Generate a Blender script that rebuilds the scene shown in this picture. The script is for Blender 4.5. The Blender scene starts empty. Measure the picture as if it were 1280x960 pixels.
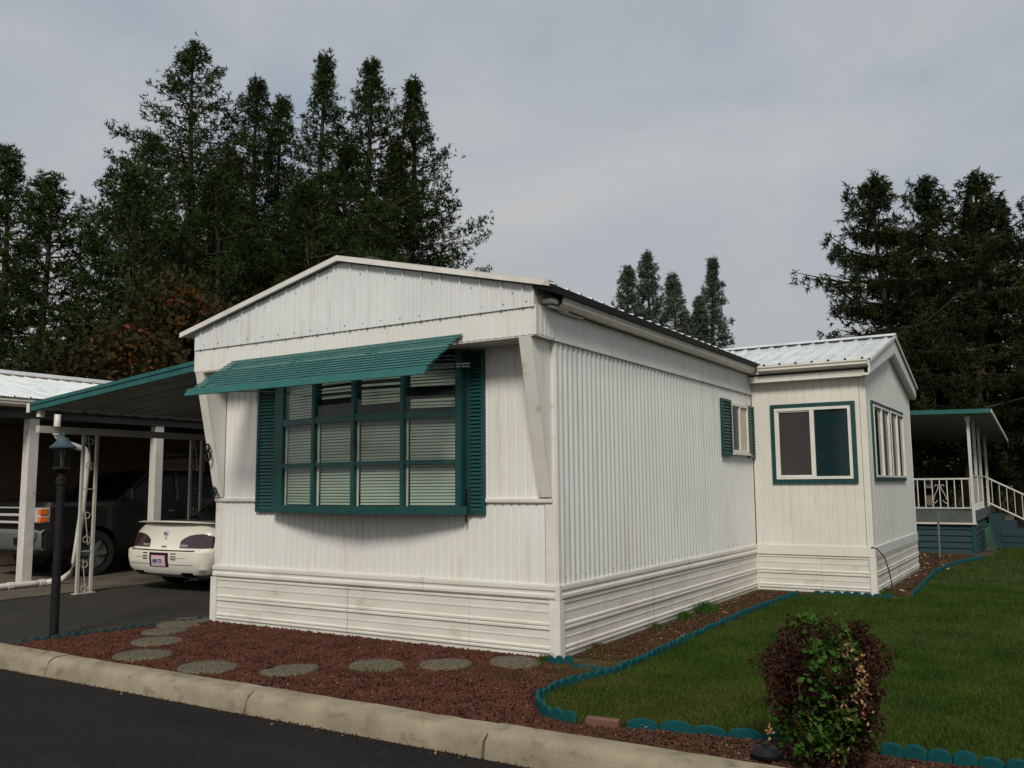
import bpy, bmesh, math, random
import numpy as np
from mathutils import Vector, Matrix
C = bpy.context.scene
COL = C.collection
R = math.radians
random.seed(7)
RNG = np.random.default_rng(7)

# ------------------------------------------------------------------ camera
yaw, pitch, roll, FPX = 0.5553, 0.1147, -0.0081, 1100.8
f = Vector((-math.sin(yaw)*math.cos(pitch), math.cos(yaw)*math.cos(pitch), math.sin(pitch)))
r0 = Vector((math.cos(yaw), math.sin(yaw), 0)); u0 = r0.cross(f)
rr_ = math.cos(roll)*r0 + math.sin(roll)*u0; uu_ = -math.sin(roll)*r0 + math.cos(roll)*u0
cam = bpy.data.objects.new('camera', bpy.data.cameras.new('camera')); COL.objects.link(cam)
m3 = Matrix((rr_, uu_, -f)).transposed()
cam.matrix_world = Matrix.Translation((3.9417, -7.1117, 1.55)) @ m3.to_4x4()
cam.data.sensor_width = 36; cam.data.lens = FPX/1280*36
cam.data.clip_start = 0.05; cam.data.clip_end = 2000
C.camera = cam

# ------------------------------------------------------------------ light
SUN = Vector((0.30, -0.66, 0.68)).normalized()
elev = math.asin(SUN.z); azim = math.atan2(SUN.x, SUN.y)
w = bpy.data.worlds.new("World"); C.world = w; w.use_nodes = True
nt = w.node_tree; nt.nodes.clear()
out = nt.nodes.new('ShaderNodeOutputWorld'); bg = nt.nodes.new('ShaderNodeBackground')
sky = nt.nodes.new('ShaderNodeTexSky'); sky.sky_type = 'NISHITA'; sky.sun_disc = False
sky.sun_elevation = elev; sky.sun_rotation = azim; sky.dust_density = 3.0
tc = nt.nodes.new('ShaderNodeTexCoord')
mp = nt.nodes.new('ShaderNodeMapping'); mp.inputs['Scale'].default_value = (1, 1, 2.2); mp.inputs['Location'].default_value = (.4, .1, 0)
nz = nt.nodes.new('ShaderNodeTexNoise'); nz.inputs['Scale'].default_value = 2.3; nz.inputs['Detail'].default_value = 7; nz.inputs['Roughness'].default_value = .52
nz.inputs['Distortion'].default_value = .35
rp = nt.nodes.new('ShaderNodeValToRGB')
rp.color_ramp.elements[0].position = .36; rp.color_ramp.elements[0].color = (2.40, 2.80, 3.22, 1)
rp.color_ramp.elements[1].position = .66; rp.color_ramp.elements[1].color = (3.65, 3.68, 3.65, 1)
mx = nt.nodes.new('ShaderNodeMix'); mx.data_type = 'RGBA'; mx.inputs[0].default_value = .9
bg.inputs['Strength'].default_value = 0.145
nt.links.new(tc.outputs['Generated'], mp.inputs['Vector']); nt.links.new(mp.outputs[0], nz.inputs['Vector'])
nt.links.new(nz.outputs['Fac'], rp.inputs[0])
nt.links.new(sky.outputs[0], mx.inputs[6]); nt.links.new(rp.outputs[0], mx.inputs[7])
sx = nt.nodes.new('ShaderNodeSeparateXYZ'); mr = nt.nodes.new('ShaderNodeMapRange'); mr.interpolation_type = 'SMOOTHSTEP'
mr.inputs['From Min'].default_value = 0; mr.inputs['From Max'].default_value = .42; mr.inputs['To Min'].default_value = .75; mr.inputs['To Max'].default_value = 0
hz = nt.nodes.new('ShaderNodeMix'); hz.data_type = 'RGBA'; hz.inputs[7].default_value = (3.45, 3.30, 3.15, 1)   # hazy paler band low in the sky, all round
nt.links.new(tc.outputs['Generated'], sx.inputs[0]); nt.links.new(sx.outputs['Z'], mr.inputs['Value']); nt.links.new(mr.outputs[0], hz.inputs[0]); nt.links.new(mx.outputs[2], hz.inputs[6])
nt.links.new(hz.outputs[2], bg.inputs['Color']); nt.links.new(bg.outputs[0], out.inputs[0])
sl = bpy.data.lights.new('sun', 'SUN'); sl.energy = 3.0; sl.angle = R(15); sl.color = (1, .955, .87)
so = bpy.data.objects.new('sun', sl); COL.objects.link(so)
so.rotation_euler = SUN.to_track_quat('Z', 'Y').to_euler()
C.view_settings.view_transform = 'Standard'; C.view_settings.look = 'None'
C.view_settings.exposure = 0; C.view_settings.gamma = 1; C.view_settings.use_curve_mapping = False

# ------------------------------------------------------------------ materials
def mat(name, col, rough=.6, metal=0, var=None, scale=3, stretch=(1,1,1), bump=0, bscale=60, spec=.5, grime=None, gscale=1.2, gstretch=(6,6,.5), gpos=(.5,.72), coat=0):
    """col base colour, var second colour mixed by noise, grime third colour mixed by stretched streaks"""
    m = bpy.data.materials.new(name); m.use_nodes = True
    t = m.node_tree; b = t.nodes['Principled BSDF']
    b.inputs['Roughness'].default_value = rough; b.inputs['Metallic'].default_value = metal
    b.inputs['Specular IOR Level'].default_value = spec; b.inputs['Coat Weight'].default_value = coat
    b.inputs['Base Color'].default_value = (*col, 1)
    tcn = t.nodes.new('ShaderNodeTexCoord')
    def noise(sc, st, det=5):
        mpn = t.nodes.new('ShaderNodeMapping'); mpn.inputs['Scale'].default_value = st
        n = t.nodes.new('ShaderNodeTexNoise'); n.inputs['Scale'].default_value = sc; n.inputs['Detail'].default_value = det
        n.inputs['Roughness'].default_value = .6
        t.links.new(tcn.outputs['Object'], mpn.inputs[0]); t.links.new(mpn.outputs[0], n.inputs['Vector']); return n
    cur = None
    if var:
        n = noise(scale, stretch); cr = t.nodes.new('ShaderNodeValToRGB')
        cr.color_ramp.elements[0].position = .33; cr.color_ramp.elements[1].position = .67
        cr.color_ramp.elements[0].color = (*col, 1); cr.color_ramp.elements[1].color = (*var, 1)
        t.links.new(n.outputs['Fac'], cr.inputs[0]); cur = cr.outputs[0]
    if grime:
        n = noise(gscale, gstretch, 8); cr = t.nodes.new('ShaderNodeValToRGB')
        cr.color_ramp.elements[0].position = gpos[0]; cr.color_ramp.elements[1].position = gpos[1]
        cr.color_ramp.elements[0].color = (0,0,0,1); cr.color_ramp.elements[1].color = (1,1,1,1)
        mm = t.nodes.new('ShaderNodeMix'); mm.data_type = 'RGBA'
        t.links.new(n.outputs['Fac'], cr.inputs[0]); t.links.new(cr.outputs[0], mm.inputs[0])
        if cur: t.links.new(cur, mm.inputs[6])
        else: mm.inputs[6].default_value = (*col, 1)
        mm.inputs[7].default_value = (*grime, 1); cur = mm.outputs[2]
    if cur: t.links.new(cur, b.inputs['Base Color'])
    if bump:
        n = noise(bscale, (1,1,1), 6); bn = t.nodes.new('ShaderNodeBump')
        bn.inputs['Strength'].default_value = bump; bn.inputs['Distance'].default_value = .01
        t.links.new(n.outputs['Fac'], bn.inputs['Height']); t.links.new(bn.outputs[0], b.inputs['Normal'])
    return m
def leafmat(name, c1, c2, scale=1.5, rough=.7, trans=.25, detail=4):
    m = bpy.data.materials.new(name); m.use_nodes = True; t = m.node_tree; b = t.nodes['Principled BSDF']; o = t.nodes['Material Output']
    b.inputs['Roughness'].default_value = rough; b.inputs['Specular IOR Level'].default_value = .08
    tcn = t.nodes.new('ShaderNodeTexCoord'); n = t.nodes.new('ShaderNodeTexNoise'); n.inputs['Scale'].default_value = scale; n.inputs['Detail'].default_value = detail
    cr = t.nodes.new('ShaderNodeValToRGB'); cr.color_ramp.elements[0].position = .35; cr.color_ramp.elements[1].position = .68
    cr.color_ramp.elements[0].color = (*c1, 1); cr.color_ramp.elements[1].color = (*c2, 1)
    t.links.new(tcn.outputs['Object'], n.inputs['Vector']); t.links.new(n.outputs['Fac'], cr.inputs[0]); t.links.new(cr.outputs[0], b.inputs['Base Color'])
    tr = t.nodes.new('ShaderNodeBsdfTranslucent'); t.links.new(cr.outputs[0], tr.inputs['Color'])
    mx = t.nodes.new('ShaderNodeMixShader'); mx.inputs[0].default_value = trans
    t.links.new(b.outputs[0], mx.inputs[1]); t.links.new(tr.outputs[0], mx.inputs[2]); t.links.new(mx.outputs[0], o.inputs[0])
    return m
def glassmat(name, tint=(.9,.95,.93), rough=.02):
    m = bpy.data.materials.new(name); m.use_nodes = True; t = m.node_tree; t.nodes.clear()
    o = t.nodes.new('ShaderNodeOutputMaterial'); tr = t.nodes.new('ShaderNodeBsdfTransparent'); tr.inputs[0].default_value = (*tint, 1)
    g = t.nodes.new('ShaderNodeBsdfGlossy'); g.inputs['Roughness'].default_value = rough
    fr = t.nodes.new('ShaderNodeFresnel'); fr.inputs[0].default_value = 1.5
    mx = t.nodes.new('ShaderNodeMixShader')
    ge = t.nodes.new('ShaderNodeNewGeometry'); sb = t.nodes.new('ShaderNodeMath'); sb.operation = 'SUBTRACT'; sb.inputs[0].default_value = 1; t.links.new(ge.outputs['Backfacing'], sb.inputs[1])
    ml = t.nodes.new('ShaderNodeMath'); ml.operation = 'MULTIPLY'; t.links.new(fr.outputs[0], ml.inputs[0]); t.links.new(sb.outputs[0], ml.inputs[1])
    t.links.new(ml.outputs[0], mx.inputs[0]); t.links.new(tr.outputs[0], mx.inputs[1]); t.links.new(g.outputs[0], mx.inputs[2]); t.links.new(mx.outputs[0], o.inputs[0])
    return m
WH = (.66,.655,.61)
M = dict(
 white=mat('white_siding', WH, .42, var=(.61,.60,.55), scale=1.1, grime=(.42,.36,.27), gscale=2.2, gstretch=(4,4,.35), gpos=(.58,.90), bump=.3, bscale=3.5),
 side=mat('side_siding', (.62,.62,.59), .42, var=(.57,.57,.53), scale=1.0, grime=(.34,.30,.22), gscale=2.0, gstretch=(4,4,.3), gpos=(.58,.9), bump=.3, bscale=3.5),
 gable=mat('gable_metal', (.62,.625,.61), .35, var=(.56,.565,.55), scale=1.6, grime=(.40,.38,.33), gscale=2.4, gstretch=(5,5,.5), gpos=(.56,.86)),
 trim=mat('white_trim', (.64,.62,.56), .4, var=(.56,.54,.48), scale=3, grime=(.34,.26,.17), gscale=4, gstretch=(2,2,2), gpos=(.59,.80)),
 skirt=mat('skirting_metal', (.62,.60,.54), .38, var=(.54,.51,.45), scale=1.5, stretch=(1,1,4), grime=(.36,.30,.21), gscale=1.6, gstretch=(1.5,1.5,3), gpos=(.57,.86)),
 cream=mat('annex_siding', (.64,.615,.55), .5, var=(.58,.555,.48), scale=1.6, grime=(.34,.29,.20), gscale=3, gstretch=(4,4,.35), gpos=(.59,.92)),
 post=mat('white_post_paint', (.60,.58,.53), .45, var=(.5,.47,.42), scale=4, grime=(.3,.2,.12), gscale=5, gstretch=(1,1,1), gpos=(.64,.8)),
 dullpost=mat('ivory_post_paint', (.42,.42,.36), .5, var=(.34,.33,.28), scale=4),
 gutter=mat('gutter_paint', (.66,.62,.54), .3, var=(.58,.54,.46), scale=4, grime=(.36,.3,.22), gscale=4, gstretch=(1,1,1), gpos=(.6,.85)),
 teal=mat('teal_paint', (.003,.040,.037), .4, var=(.005,.052,.047), scale=5, grime=(.02,.07,.07), gscale=5, gstretch=(2,2,2), gpos=(.6,.85)),
 teald=mat('teal_paint_weathered', (.005,.075,.068), .5, var=(.010,.10,.09), scale=5, grime=(.06,.13,.12), gscale=9, gstretch=(1,1,1), gpos=(.6,.8)),
 tealedge=mat('teal_edging', (.002,.042,.047), .85, var=(.003,.062,.064), scale=9, grime=(.03,.035,.025), gscale=14, gstretch=(1,1,1), gpos=(.58,.8), spec=.15, bump=.4, bscale=40),
 dteal=mat('dark_teal_skirt', (.0018,.022,.026), .75, var=(.0025,.030,.033), scale=3),
 roofm=mat('roof_metal_white', (.62,.64,.63), .25, var=(.55,.58,.58), scale=2, grime=(.4,.42,.42), gscale=2, gstretch=(1,1,1), gpos=(.5,.8)),
 under=mat('roof_underside_dark', (.05,.052,.048), .7, var=(.035,.035,.03), scale=3),  # dark tone, also used to paint shade under eaves and carports
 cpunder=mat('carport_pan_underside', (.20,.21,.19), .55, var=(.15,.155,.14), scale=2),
 dark=mat('dark_interior', (.02,.02,.02), .8),
 black=mat('black_iron', (.005,.005,.006), .55, var=(.014,.014,.015), scale=20, spec=.2),
 lampgreen=mat('lamp_cap_verdigris', (.015,.034,.046), .6, var=(.03,.055,.065), scale=9),
 blind=mat('blind_cream', (.36,.365,.31), .6, var=(.32,.325,.27), scale=2),
 curtain=mat('curtain_cream', (.55,.5,.4), .8, var=(.45,.4,.3), scale=3, stretch=(8,8,.5)),
 screen=mat('window_screen_grey', (.050,.045,.043), .16, var=(.040,.036,.035), scale=2, spec=.4),
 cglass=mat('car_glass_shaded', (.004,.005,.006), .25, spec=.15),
 dglass=mat('dark_glass', (.006,.012,.014), .04, var=(.010,.02,.022), scale=2, spec=.8),
 tglass=mat('glass_over_teal_shade', (.002,.014,.017), .08, var=(.003,.019,.022), scale=3, stretch=(.3,.3,12), spec=.45),
 glass=glassmat('window_glass'),
 asphalt=mat('asphalt_sealed', (.008,.008,.009), .9, var=(.017,.016,.016), scale=.8, stretch=(.5,1.4,1), grime=(.055,.052,.047), gscale=75, gstretch=(1,1,1), gpos=(.56,.70), bump=.8, bscale=160, spec=.12),
 drive=mat('driveway_asphalt_worn', (.022,.021,.017), .9, var=(.034,.030,.023), scale=1.2, grime=(.09,.08,.06), gscale=60, gstretch=(1,1,1), gpos=(.56,.72), bump=.7, bscale=130, spec=.2),
 slab=mat('concrete_slab_dirty', (.10,.08,.055), .9, var=(.065,.05,.033), scale=1.5, bump=.4, bscale=60),
 kerb=mat('kerb_concrete', (.285,.243,.172), .9, var=(.195,.165,.112), scale=3.5, grime=(.085,.07,.045), gscale=6, gstretch=(1,1,1.6), gpos=(.54,.80), bump=.6, bscale=55, spec=.2),
 stone=mat('aggregate_stone', (.115,.10,.07), .9, var=(.05,.042,.028), scale=34, grime=(.30,.27,.2), gscale=60, gstretch=(1,1,1), gpos=(.56,.66), bump=1, bscale=70, spec=.2),
 soil=mat('bed_soil', (.055,.024,.015), .95, var=(.03,.014,.009), scale=14, bump=1, bscale=80, spec=.15),
 lava=mat('red_lava_rock', (.088,.032,.020), .95, var=(.034,.012,.008), scale=4.5, grime=(.17,.085,.055), gscale=40, gstretch=(1,1,1), gpos=(.56,.7), spec=.15),
 bark=mat('bark_chip', (.085,.038,.022), .95, var=(.034,.014,.009), scale=18, grime=(.24,.16,.09), gscale=35, gstretch=(1,1,1), gpos=(.6,.7), spec=.15),
 dirt=mat('side_bed_dirt', (.085,.052,.024), .95, var=(.045,.035,.014), scale=6, grime=(.03,.04,.01), gscale=3, gstretch=(1,1,1), gpos=(.45,.65), bump=1, bscale=70, spec=.15),
 lawn=mat('lawn_base', (.022,.036,.009), .95, var=(.036,.040,.014), scale=2, bump=1, bscale=50, spec=.1),
 field=mat('dry_field', (.055,.038,.015), .95, var=(.022,.026,.009), scale=.35, grime=(.10,.06,.022), gscale=.15, gstretch=(1,1,1), gpos=(.5,.7), bump=.5, bscale=8),
 farroad=mat('pale_gravel_road', (.2,.18,.15), .9, var=(.16,.14,.12), scale=1),
 trunk=mat('pine_bark', (.035,.024,.017), .95, var=(.07,.045,.03), scale=5, stretch=(2,2,.4), bump=1, bscale=12),
 brick=mat('red_brick', (.15,.07,.05), .9, var=(.10,.045,.032), scale=25, bump=.6, bscale=80),
 brown=mat('brown_siding', (.16,.11,.065), .8, var=(.12,.08,.045), scale=2, stretch=(.4,.4,5)),
 carpaint=mat('cream_car_paint', (.70,.67,.58), .28, var=(.66,.63,.54), scale=2, coat=.6),
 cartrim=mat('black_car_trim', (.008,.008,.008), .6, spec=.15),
 taill=mat('smoked_tail_light', (.022,.008,.009), .12, var=(.035,.010,.012), scale=8, spec=.7, coat=.5),
 rev=mat('reverse_lens', (.22,.2,.2), .2),
 plate=mat('plate_white', (.55,.45,.48), .5),
 plateframe=mat('plate_frame_pink', (.6,.28,.32), .5),
 blue=mat('blue_print', (.03,.06,.22), .5),
 tyre=mat('tyre_rubber', (.012,.012,.012), .85),
 chrome=mat('chrome', (.7,.7,.7), .12, metal=1),
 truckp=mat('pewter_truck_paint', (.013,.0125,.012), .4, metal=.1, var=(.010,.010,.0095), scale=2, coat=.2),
 amber=mat('amber_lens', (.75,.18,.03), .2, coat=.5),
 lens=mat('headlight_lens', (.7,.7,.7), .18, metal=.3, coat=.8),
 decking=mat('deck_grey', (.07,.085,.08), .8, var=(.05,.06,.055), scale=3),
 rail=mat('rail_white', (.50,.50,.45), .5, var=(.42,.41,.36), scale=6),
 panelw=mat('porch_panel', (.42,.39,.37), .6, var=(.36,.33,.31), scale=9),
 hosegreen=mat('green_plastic', (.004,.06,.02), .5),
 woodbox=mat('pale_boards', (.42,.36,.33), .8, var=(.3,.25,.22), scale=4),
 steel=mat('grey_steel', (.14,.15,.14), .5, metal=.3),
 litter=mat('dry_leaf_litter', (.14,.065,.03), .9, var=(.30,.2,.12), scale=3),
 pine=leafmat('pine_needles', (.012,.024,.005), (.040,.058,.013), 1.1, trans=.15),
 pinel=leafmat('pine_needles_light', (.015,.030,.007), (.048,.068,.018), 1.1, trans=.15),
 spruce=leafmat('spruce_needles', (.010,.017,.005), (.032,.043,.012), 1.4, trans=.12),
 farpine=leafmat('far_pine_needles_hazed', (.048,.066,.045), (.10,.125,.085), 1.0, trans=.15),  # distance haze put into the needle colour, hence paler and greyer
 rowan=leafmat('rowan_leaves', (.018,.026,.008), (.050,.036,.012), .8),
 berry=leafmat('rowan_orange', (.13,.035,.010), (.20,.06,.016), 2, trans=.1),
 barberry=leafmat('barberry_leaves', (.026,.010,.008), (.062,.026,.016), 9),
 greenleaf=leafmat('green_leaves', (.018,.055,.007), (.060,.125,.020), 9, trans=.3),
 tan=leafmat('dry_tan_leaves', (.24,.11,.05), (.42,.26,.14), 20),
 grass=leafmat('grass_blades', (.026,.058,.007), (.060,.098,.016), 1.6, trans=.3, detail=8),
 drygrass=leafmat('dry_grass_blades', (.065,.052,.016), (.13,.095,.036), 3, trans=.3),
 hedge=leafmat('hedge_leaves', (.012,.02,.007), (.03,.038,.012), 2),
)

# ------------------------------------------------------------------ object helpers
def tag(o, label=None, cat=None, group=None, kind=None):
    if label: o['label'] = label
    if cat: o['category'] = cat
    if group: o['group'] = group
    if kind: o['kind'] = kind
    return o
def empty(name, loc=(0,0,0), label=None, cat=None, group=None, kind=None):
    o = bpy.data.objects.new(name, None); COL.objects.link(o); o.location = loc; o.empty_display_size = .2
    return tag(o, label, cat, group, kind)
def part_empty(name, parent):
    o = bpy.data.objects.new(name, None); COL.objects.link(o); o.parent = parent
    o.matrix_parent_inverse = Matrix.Translation(-gl(parent)); return o
def gl(o):
    v = Vector(o.location)
    if o.parent: v = Vector(o.location)  # part empties sit at world origin via parent inverse
    return v if not o.parent else Vector((0,0,0))
class MB:
    def __init__(s): s.v = []; s.f = []; s.mi = []; s.cur = 0
    def add(s, vs, fs):
        n = len(s.v); s.v += [tuple(v) for v in vs]; s.f += [tuple(i+n for i in f_) for f_ in fs]; s.mi += [s.cur]*len(fs); return s
    def box(s, a, b):
        x0,y0,z0 = a; x1,y1,z1 = b
        return s.add([(x0,y0,z0),(x1,y0,z0),(x1,y1,z0),(x0,y1,z0),(x0,y0,z1),(x1,y0,z1),(x1,y1,z1),(x0,y1,z1)],
              [(0,3,2,1),(4,5,6,7),(0,1,5,4),(1,2,6,5),(2,3,7,6),(3,0,4,7)])
    def prism(s, pts, d):   # planar polygon pts (3d), extruded by vector d
        n = len(pts); d = Vector(d); p = [Vector(q) for q in pts]
        vs = p + [q+d for q in p]
        fs = [tuple(range(n-1,-1,-1)), tuple(range(n,2*n))] + [(i,(i+1)%n,(i+1)%n+n,i+n) for i in range(n)]
        return s.add(vs, fs)
    def tube(s, pts, r, n=8, cap=True, r1=None):
        P = [Vector(p) for p in pts]; m = len(P); rings = []
        up = Vector((0,0,1)); base = len(s.v); vs = []
        for i,p in enumerate(P):
            t = (P[min(i+1,m-1)] - P[max(i-1,0)]).normalized()
            a = t.cross(up) if abs(t.z) < .95 else t.cross(Vector((0,1,0)))
            a.normalize(); b = t.cross(a)
            rad = r if r1 is None else r + (r1-r)*i/(m-1)
            for k in range(n):
                an = 2*math.pi*(k+.5)/n; vs.append(p + rad*(math.cos(an)*a + math.sin(an)*b))
        fs = []
        for i in range(m-1):
            for k in range(n):
                fs.append((i*n+k, i*n+(k+1)%n, (i+1)*n+(k+1)%n, (i+1)*n+k))
        if cap: fs += [tuple(range(n-1,-1,-1)), tuple(range((m-1)*n, m*n))]
        return s.add(vs, fs)
    def lathe(s, c, prof, n=16):
        vs = []; m = len(prof)
        for (rad, z) in prof:
            for k in range(n):
                a = 2*math.pi*(k+.5)/n; vs.append((c[0]+rad*math.cos(a), c[1]+rad*math.sin(a), c[2]+z))
        fs = [(i*n+k, i*n+(k+1)%n, (i+1)*n+(k+1)%n, (i+1)*n+k) for i in range(m-1) for k in range(n)]
        fs += [tuple(range(n-1,-1,-1)), tuple(range((m-1)*n, m*n))]
        return s.add(vs, fs)
    def sweep(s, prof, o, u, a, b, closed=False):
        """profile [(p,q)] in plane (a,b) at o, swept along vector u (3d)"""
        o = Vector(o); u = Vector(u); a = Vector(a); b = Vector(b); n = len(prof)
        v0 = [o + a*p + b*q for p,q in prof]; v1 = [x+u for x in v0]
        fs = [(i, i+1, i+1+n, i+n) for i in range(n-1)]
        if closed: fs += [(n-1, 0, n, 2*n-1), tuple(range(n-1,-1,-1)), tuple(range(n, 2*n))]
        return s.add(v0+v1, fs)
    def build(s, name, m, parent=None, smooth=False, label=None, cat=None, group=None, kind=None, bevel=0, auto=None):
        me = bpy.data.meshes.new(name); me.from_pydata(s.v, [], s.f)
        for mm in (m if isinstance(m, list) else [m]): me.materials.append(mm)
        if isinstance(m, list): me.polygons.foreach_set('material_index', s.mi)
        bm = bmesh.new(); bm.from_mesh(me); bmesh.ops.recalc_face_normals(bm, faces=bm.faces)
        if bevel:
            es = [e for e in bm.edges if len(e.link_faces) == 2 and e.calc_face_angle(0) > .6]
            bmesh.ops.bevel(bm, geom=es, offset=bevel, segments=1, affect='EDGES', profile=.5)
        bm.to_mesh(me); bm.free()
        if smooth:
            me.polygons.foreach_set('use_smooth', [True]*len(me.polygons))
            if auto: me.set_sharp_from_angle(angle=R(auto))
        me.update()
        o = bpy.data.objects.new(name, me); COL.objects.link(o)
        if parent is not None:
            o.parent = parent; o.matrix_parent_inverse = Matrix.Translation(-gl(parent))
        return tag(o, label, cat, group, kind)
def raw(name, V, F, m, parent=None, label=None, cat=None, group=None, kind=None, smooth=False):
    """fast numpy mesh of triangles"""
    me = bpy.data.meshes.new(name); nv, nf = len(V), len(F)
    me.vertices.add(nv); me.vertices.foreach_set('co', np.ascontiguousarray(V, dtype=np.float32).ravel())
    k = F.shape[1]
    me.loops.add(nf*k); me.loops.foreach_set('vertex_index', np.ascontiguousarray(F, dtype=np.int32).ravel())
    me.polygons.add(nf); me.polygons.foreach_set('loop_start', np.arange(0, nf*k, k, dtype=np.int32))
    me.polygons.foreach_set('loop_total', np.full(nf, k, dtype=np.int32))
    me.materials.append(m); me.update(calc_edges=True)
    o = bpy.data.objects.new(name, me); COL.objects.link(o)
    if parent is not None:
        o.parent = parent; o.matrix_parent_inverse = Matrix.Translation(-gl(parent))
    return tag(o, label, cat, group, kind)
def bx(name, a, b, m, parent=None, **k): return MB().box(a, b).build(name, m, parent, **k)
def copy_tree(o, parent=None):
    c = o.copy(); COL.objects.link(c)
    if parent is not None: c.parent = parent
    for ch in list(o.children): copy_tree(ch, c)
    return c
def text_mesh(name, s, size, mtx, m, parent, ext=.002):
    cu = bpy.data.curves.new(name, 'FONT'); cu.body = s; cu.size = size; cu.extrude = ext; cu.align_x = 'CENTER'; cu.align_y = 'CENTER'
    t = bpy.data.objects.new('tmp', cu); COL.objects.link(t); dg = bpy.context.evaluated_depsgraph_get(); dg.update()
    me = bpy.data.meshes.new_from_object(t.evaluated_get(dg)); me.transform(mtx); me.materials.clear(); me.materials.append(m)
    bpy.data.objects.remove(t)
    o = bpy.data.objects.new(name, me); COL.objects.link(o); o.parent = parent; o.matrix_parent_inverse = Matrix.Translation(-gl(parent)); return o

# flute profiles: list of (u, out)
def sine_prof(L, pitch, d, k=6, u0=0):
    n = int(round(L/pitch)); pitch = L/n
    return [(u0 + i*pitch/k, d*(.5-.5*math.cos(2*math.pi*i/k))) for i in range(n*k+1)]
def groove_prof(L, pitch, d, gw=.012, jit=0, seed=1):
    rn = random.Random(seed); n = max(1, int(round(L/pitch))); pitch = L/n; out_ = [(0, d)]
    for i in range(1, n):
        u = i*pitch + rn.uniform(-jit, jit)
        out_ += [(u-gw, d), (u-gw*.4, 0), (u+gw*.4, 0), (u+gw, d)]
    return out_ + [(L, d)]
def rib_prof(L, pitch, h, rw=.022, minor=0):
    n = max(1, int(round(L/pitch))); pitch = L/n; out_ = [(0, 0)]
    for i in range(n):
        u = (i+.5)*pitch
        if minor:
            for du in (-pitch*.36, -pitch*.22):
                out_ += [(u+du-.012, 0), (u+du-.005, minor), (u+du+.005, minor), (u+du+.012, 0)]
        out_ += [(u-rw, 0), (u-rw*.45, h), (u+rw*.45, h), (u+rw, 0)]
        if minor:
            for du in (pitch*.22, pitch*.36):
                out_ += [(u+du-.012, 0), (u+du-.005, minor), (u+du+.005, minor), (u+du+.012, 0)]
    return out_ + [(L, 0)]
def vsheet(prof, o, u, n_, z0, z1, ztop=None):
    """vertical fluted sheet: profile along u, out along n_, between z0 and z1 (or ztop(u))"""
    mb = MB(); o = Vector(o); u = Vector(u); n_ = Vector(n_); m = len(prof); vs = []
    for (p,q) in prof: vs.append(o + u*p + n_*q + Vector((0,0,z0)))
    for (p,q) in prof: vs.append(o + u*p + n_*q + Vector((0,0, ztop(p) if ztop else z1)))
    mb.add(vs, [(i, i+1, i+1+m, i+m) for i in range(m-1)]); return mb

# ------------------------------------------------------------------ ground
def sheet(name, poly, z, m, kind='structure', parent=None, **k):
    mb = MB(); mb.add([(x,y,z) for x,y in poly], [tuple(range(len(poly)))]); return mb.build(name, m, parent, kind=kind, **k)
def hill(x, y):
    t = min(1, max(0, (y-32)/70)); return t*t*(3-2*t)*7.5
xs = [-260,-160,-100,-60,-40,-25,-15,-10,-5,0,5,10,15,25,40,70,120,200]
ys = [-220,-100,-40,-14,-9.6,-9.5,-2.3,-2.22,0,6,12,18,25,32,36,40,44,48,53,58,64,70,78,88,102,150,260]
V = []; F = []
for y in ys:
    for x in xs:
        z = -.05 if y >= -2.23 else (-.25 if y > -9.55 else -.05)
        if y >= -2.23: z += hill(x, y)
        V.append((x,y,z))
nx = len(xs)
for j in range(len(ys)-1):
    for i in range(nx-1): F.append((j*nx+i, j*nx+i+1, (j+1)*nx+i+1, (j+1)*nx+i))
g = MB(); g.add(V, F); g.build('ground', M['field'], kind='structure')
sheet('road', [(-120,-9.4),(90,-9.4),(90,-2.36),(-120,-2.36)], -.13, M['asphalt'])
sheet('driveway', [(-8.95,-2.18),(-4.9,-2.18),(-4.75,-.1),(-4.6,14),(-8.95,14)], -.012, M['drive'])
sheet('neighbour_slab', [(-15,-2.18),(-8.95,-2.18),(-8.95,14),(-15,14)], -.004, M['slab'])
sheet('far_road', [(-30,46.5),(40,46.5),(40,50),(-30,50)], 1.25, M['farroad'])
LAWN = [(.72,5.6),(.64,3.46),(.69,1.46),(.72,.3),(.72,-.35),(.62,-.8),(.58,-1.15),(.66,-1.5),(.86,-1.72),(1.12,-1.80),(1.5,-1.70),(1.9,-1.62),(2.4,-1.53),(3.03,-1.52),(3.8,-1.46),(5,-1.40),(12,-1.2),(12,26),(2.6,26),(2.6,14),(2.1,11.4),(2.0,9.5),(2.1,7.6),(2.12,6.0),(1.9,5.75),(1.2,5.8)]
sheet('lawn', LAWN, .004, M['lawn'])
sheet('front_bed', [(-5.15,-2.2),(14,-2.2),(14,-1.0),(5,-1.3),(1.0,-1.5),(.5,-.2),(0.02,-.02),(-4.62,.0),(-4.78,-.1),(-4.95,-1.2)], -.001, M['soil'])
sheet('side_bed', [(-.02,-.35),(.8,-.35),(.78,1),(.78,5.7),(1.3,5.85),(2.15,5.8),(2.2,11.6),(2.6,14.6),(0,14.6),(0,.0)], .001, M['dirt'])
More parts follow.
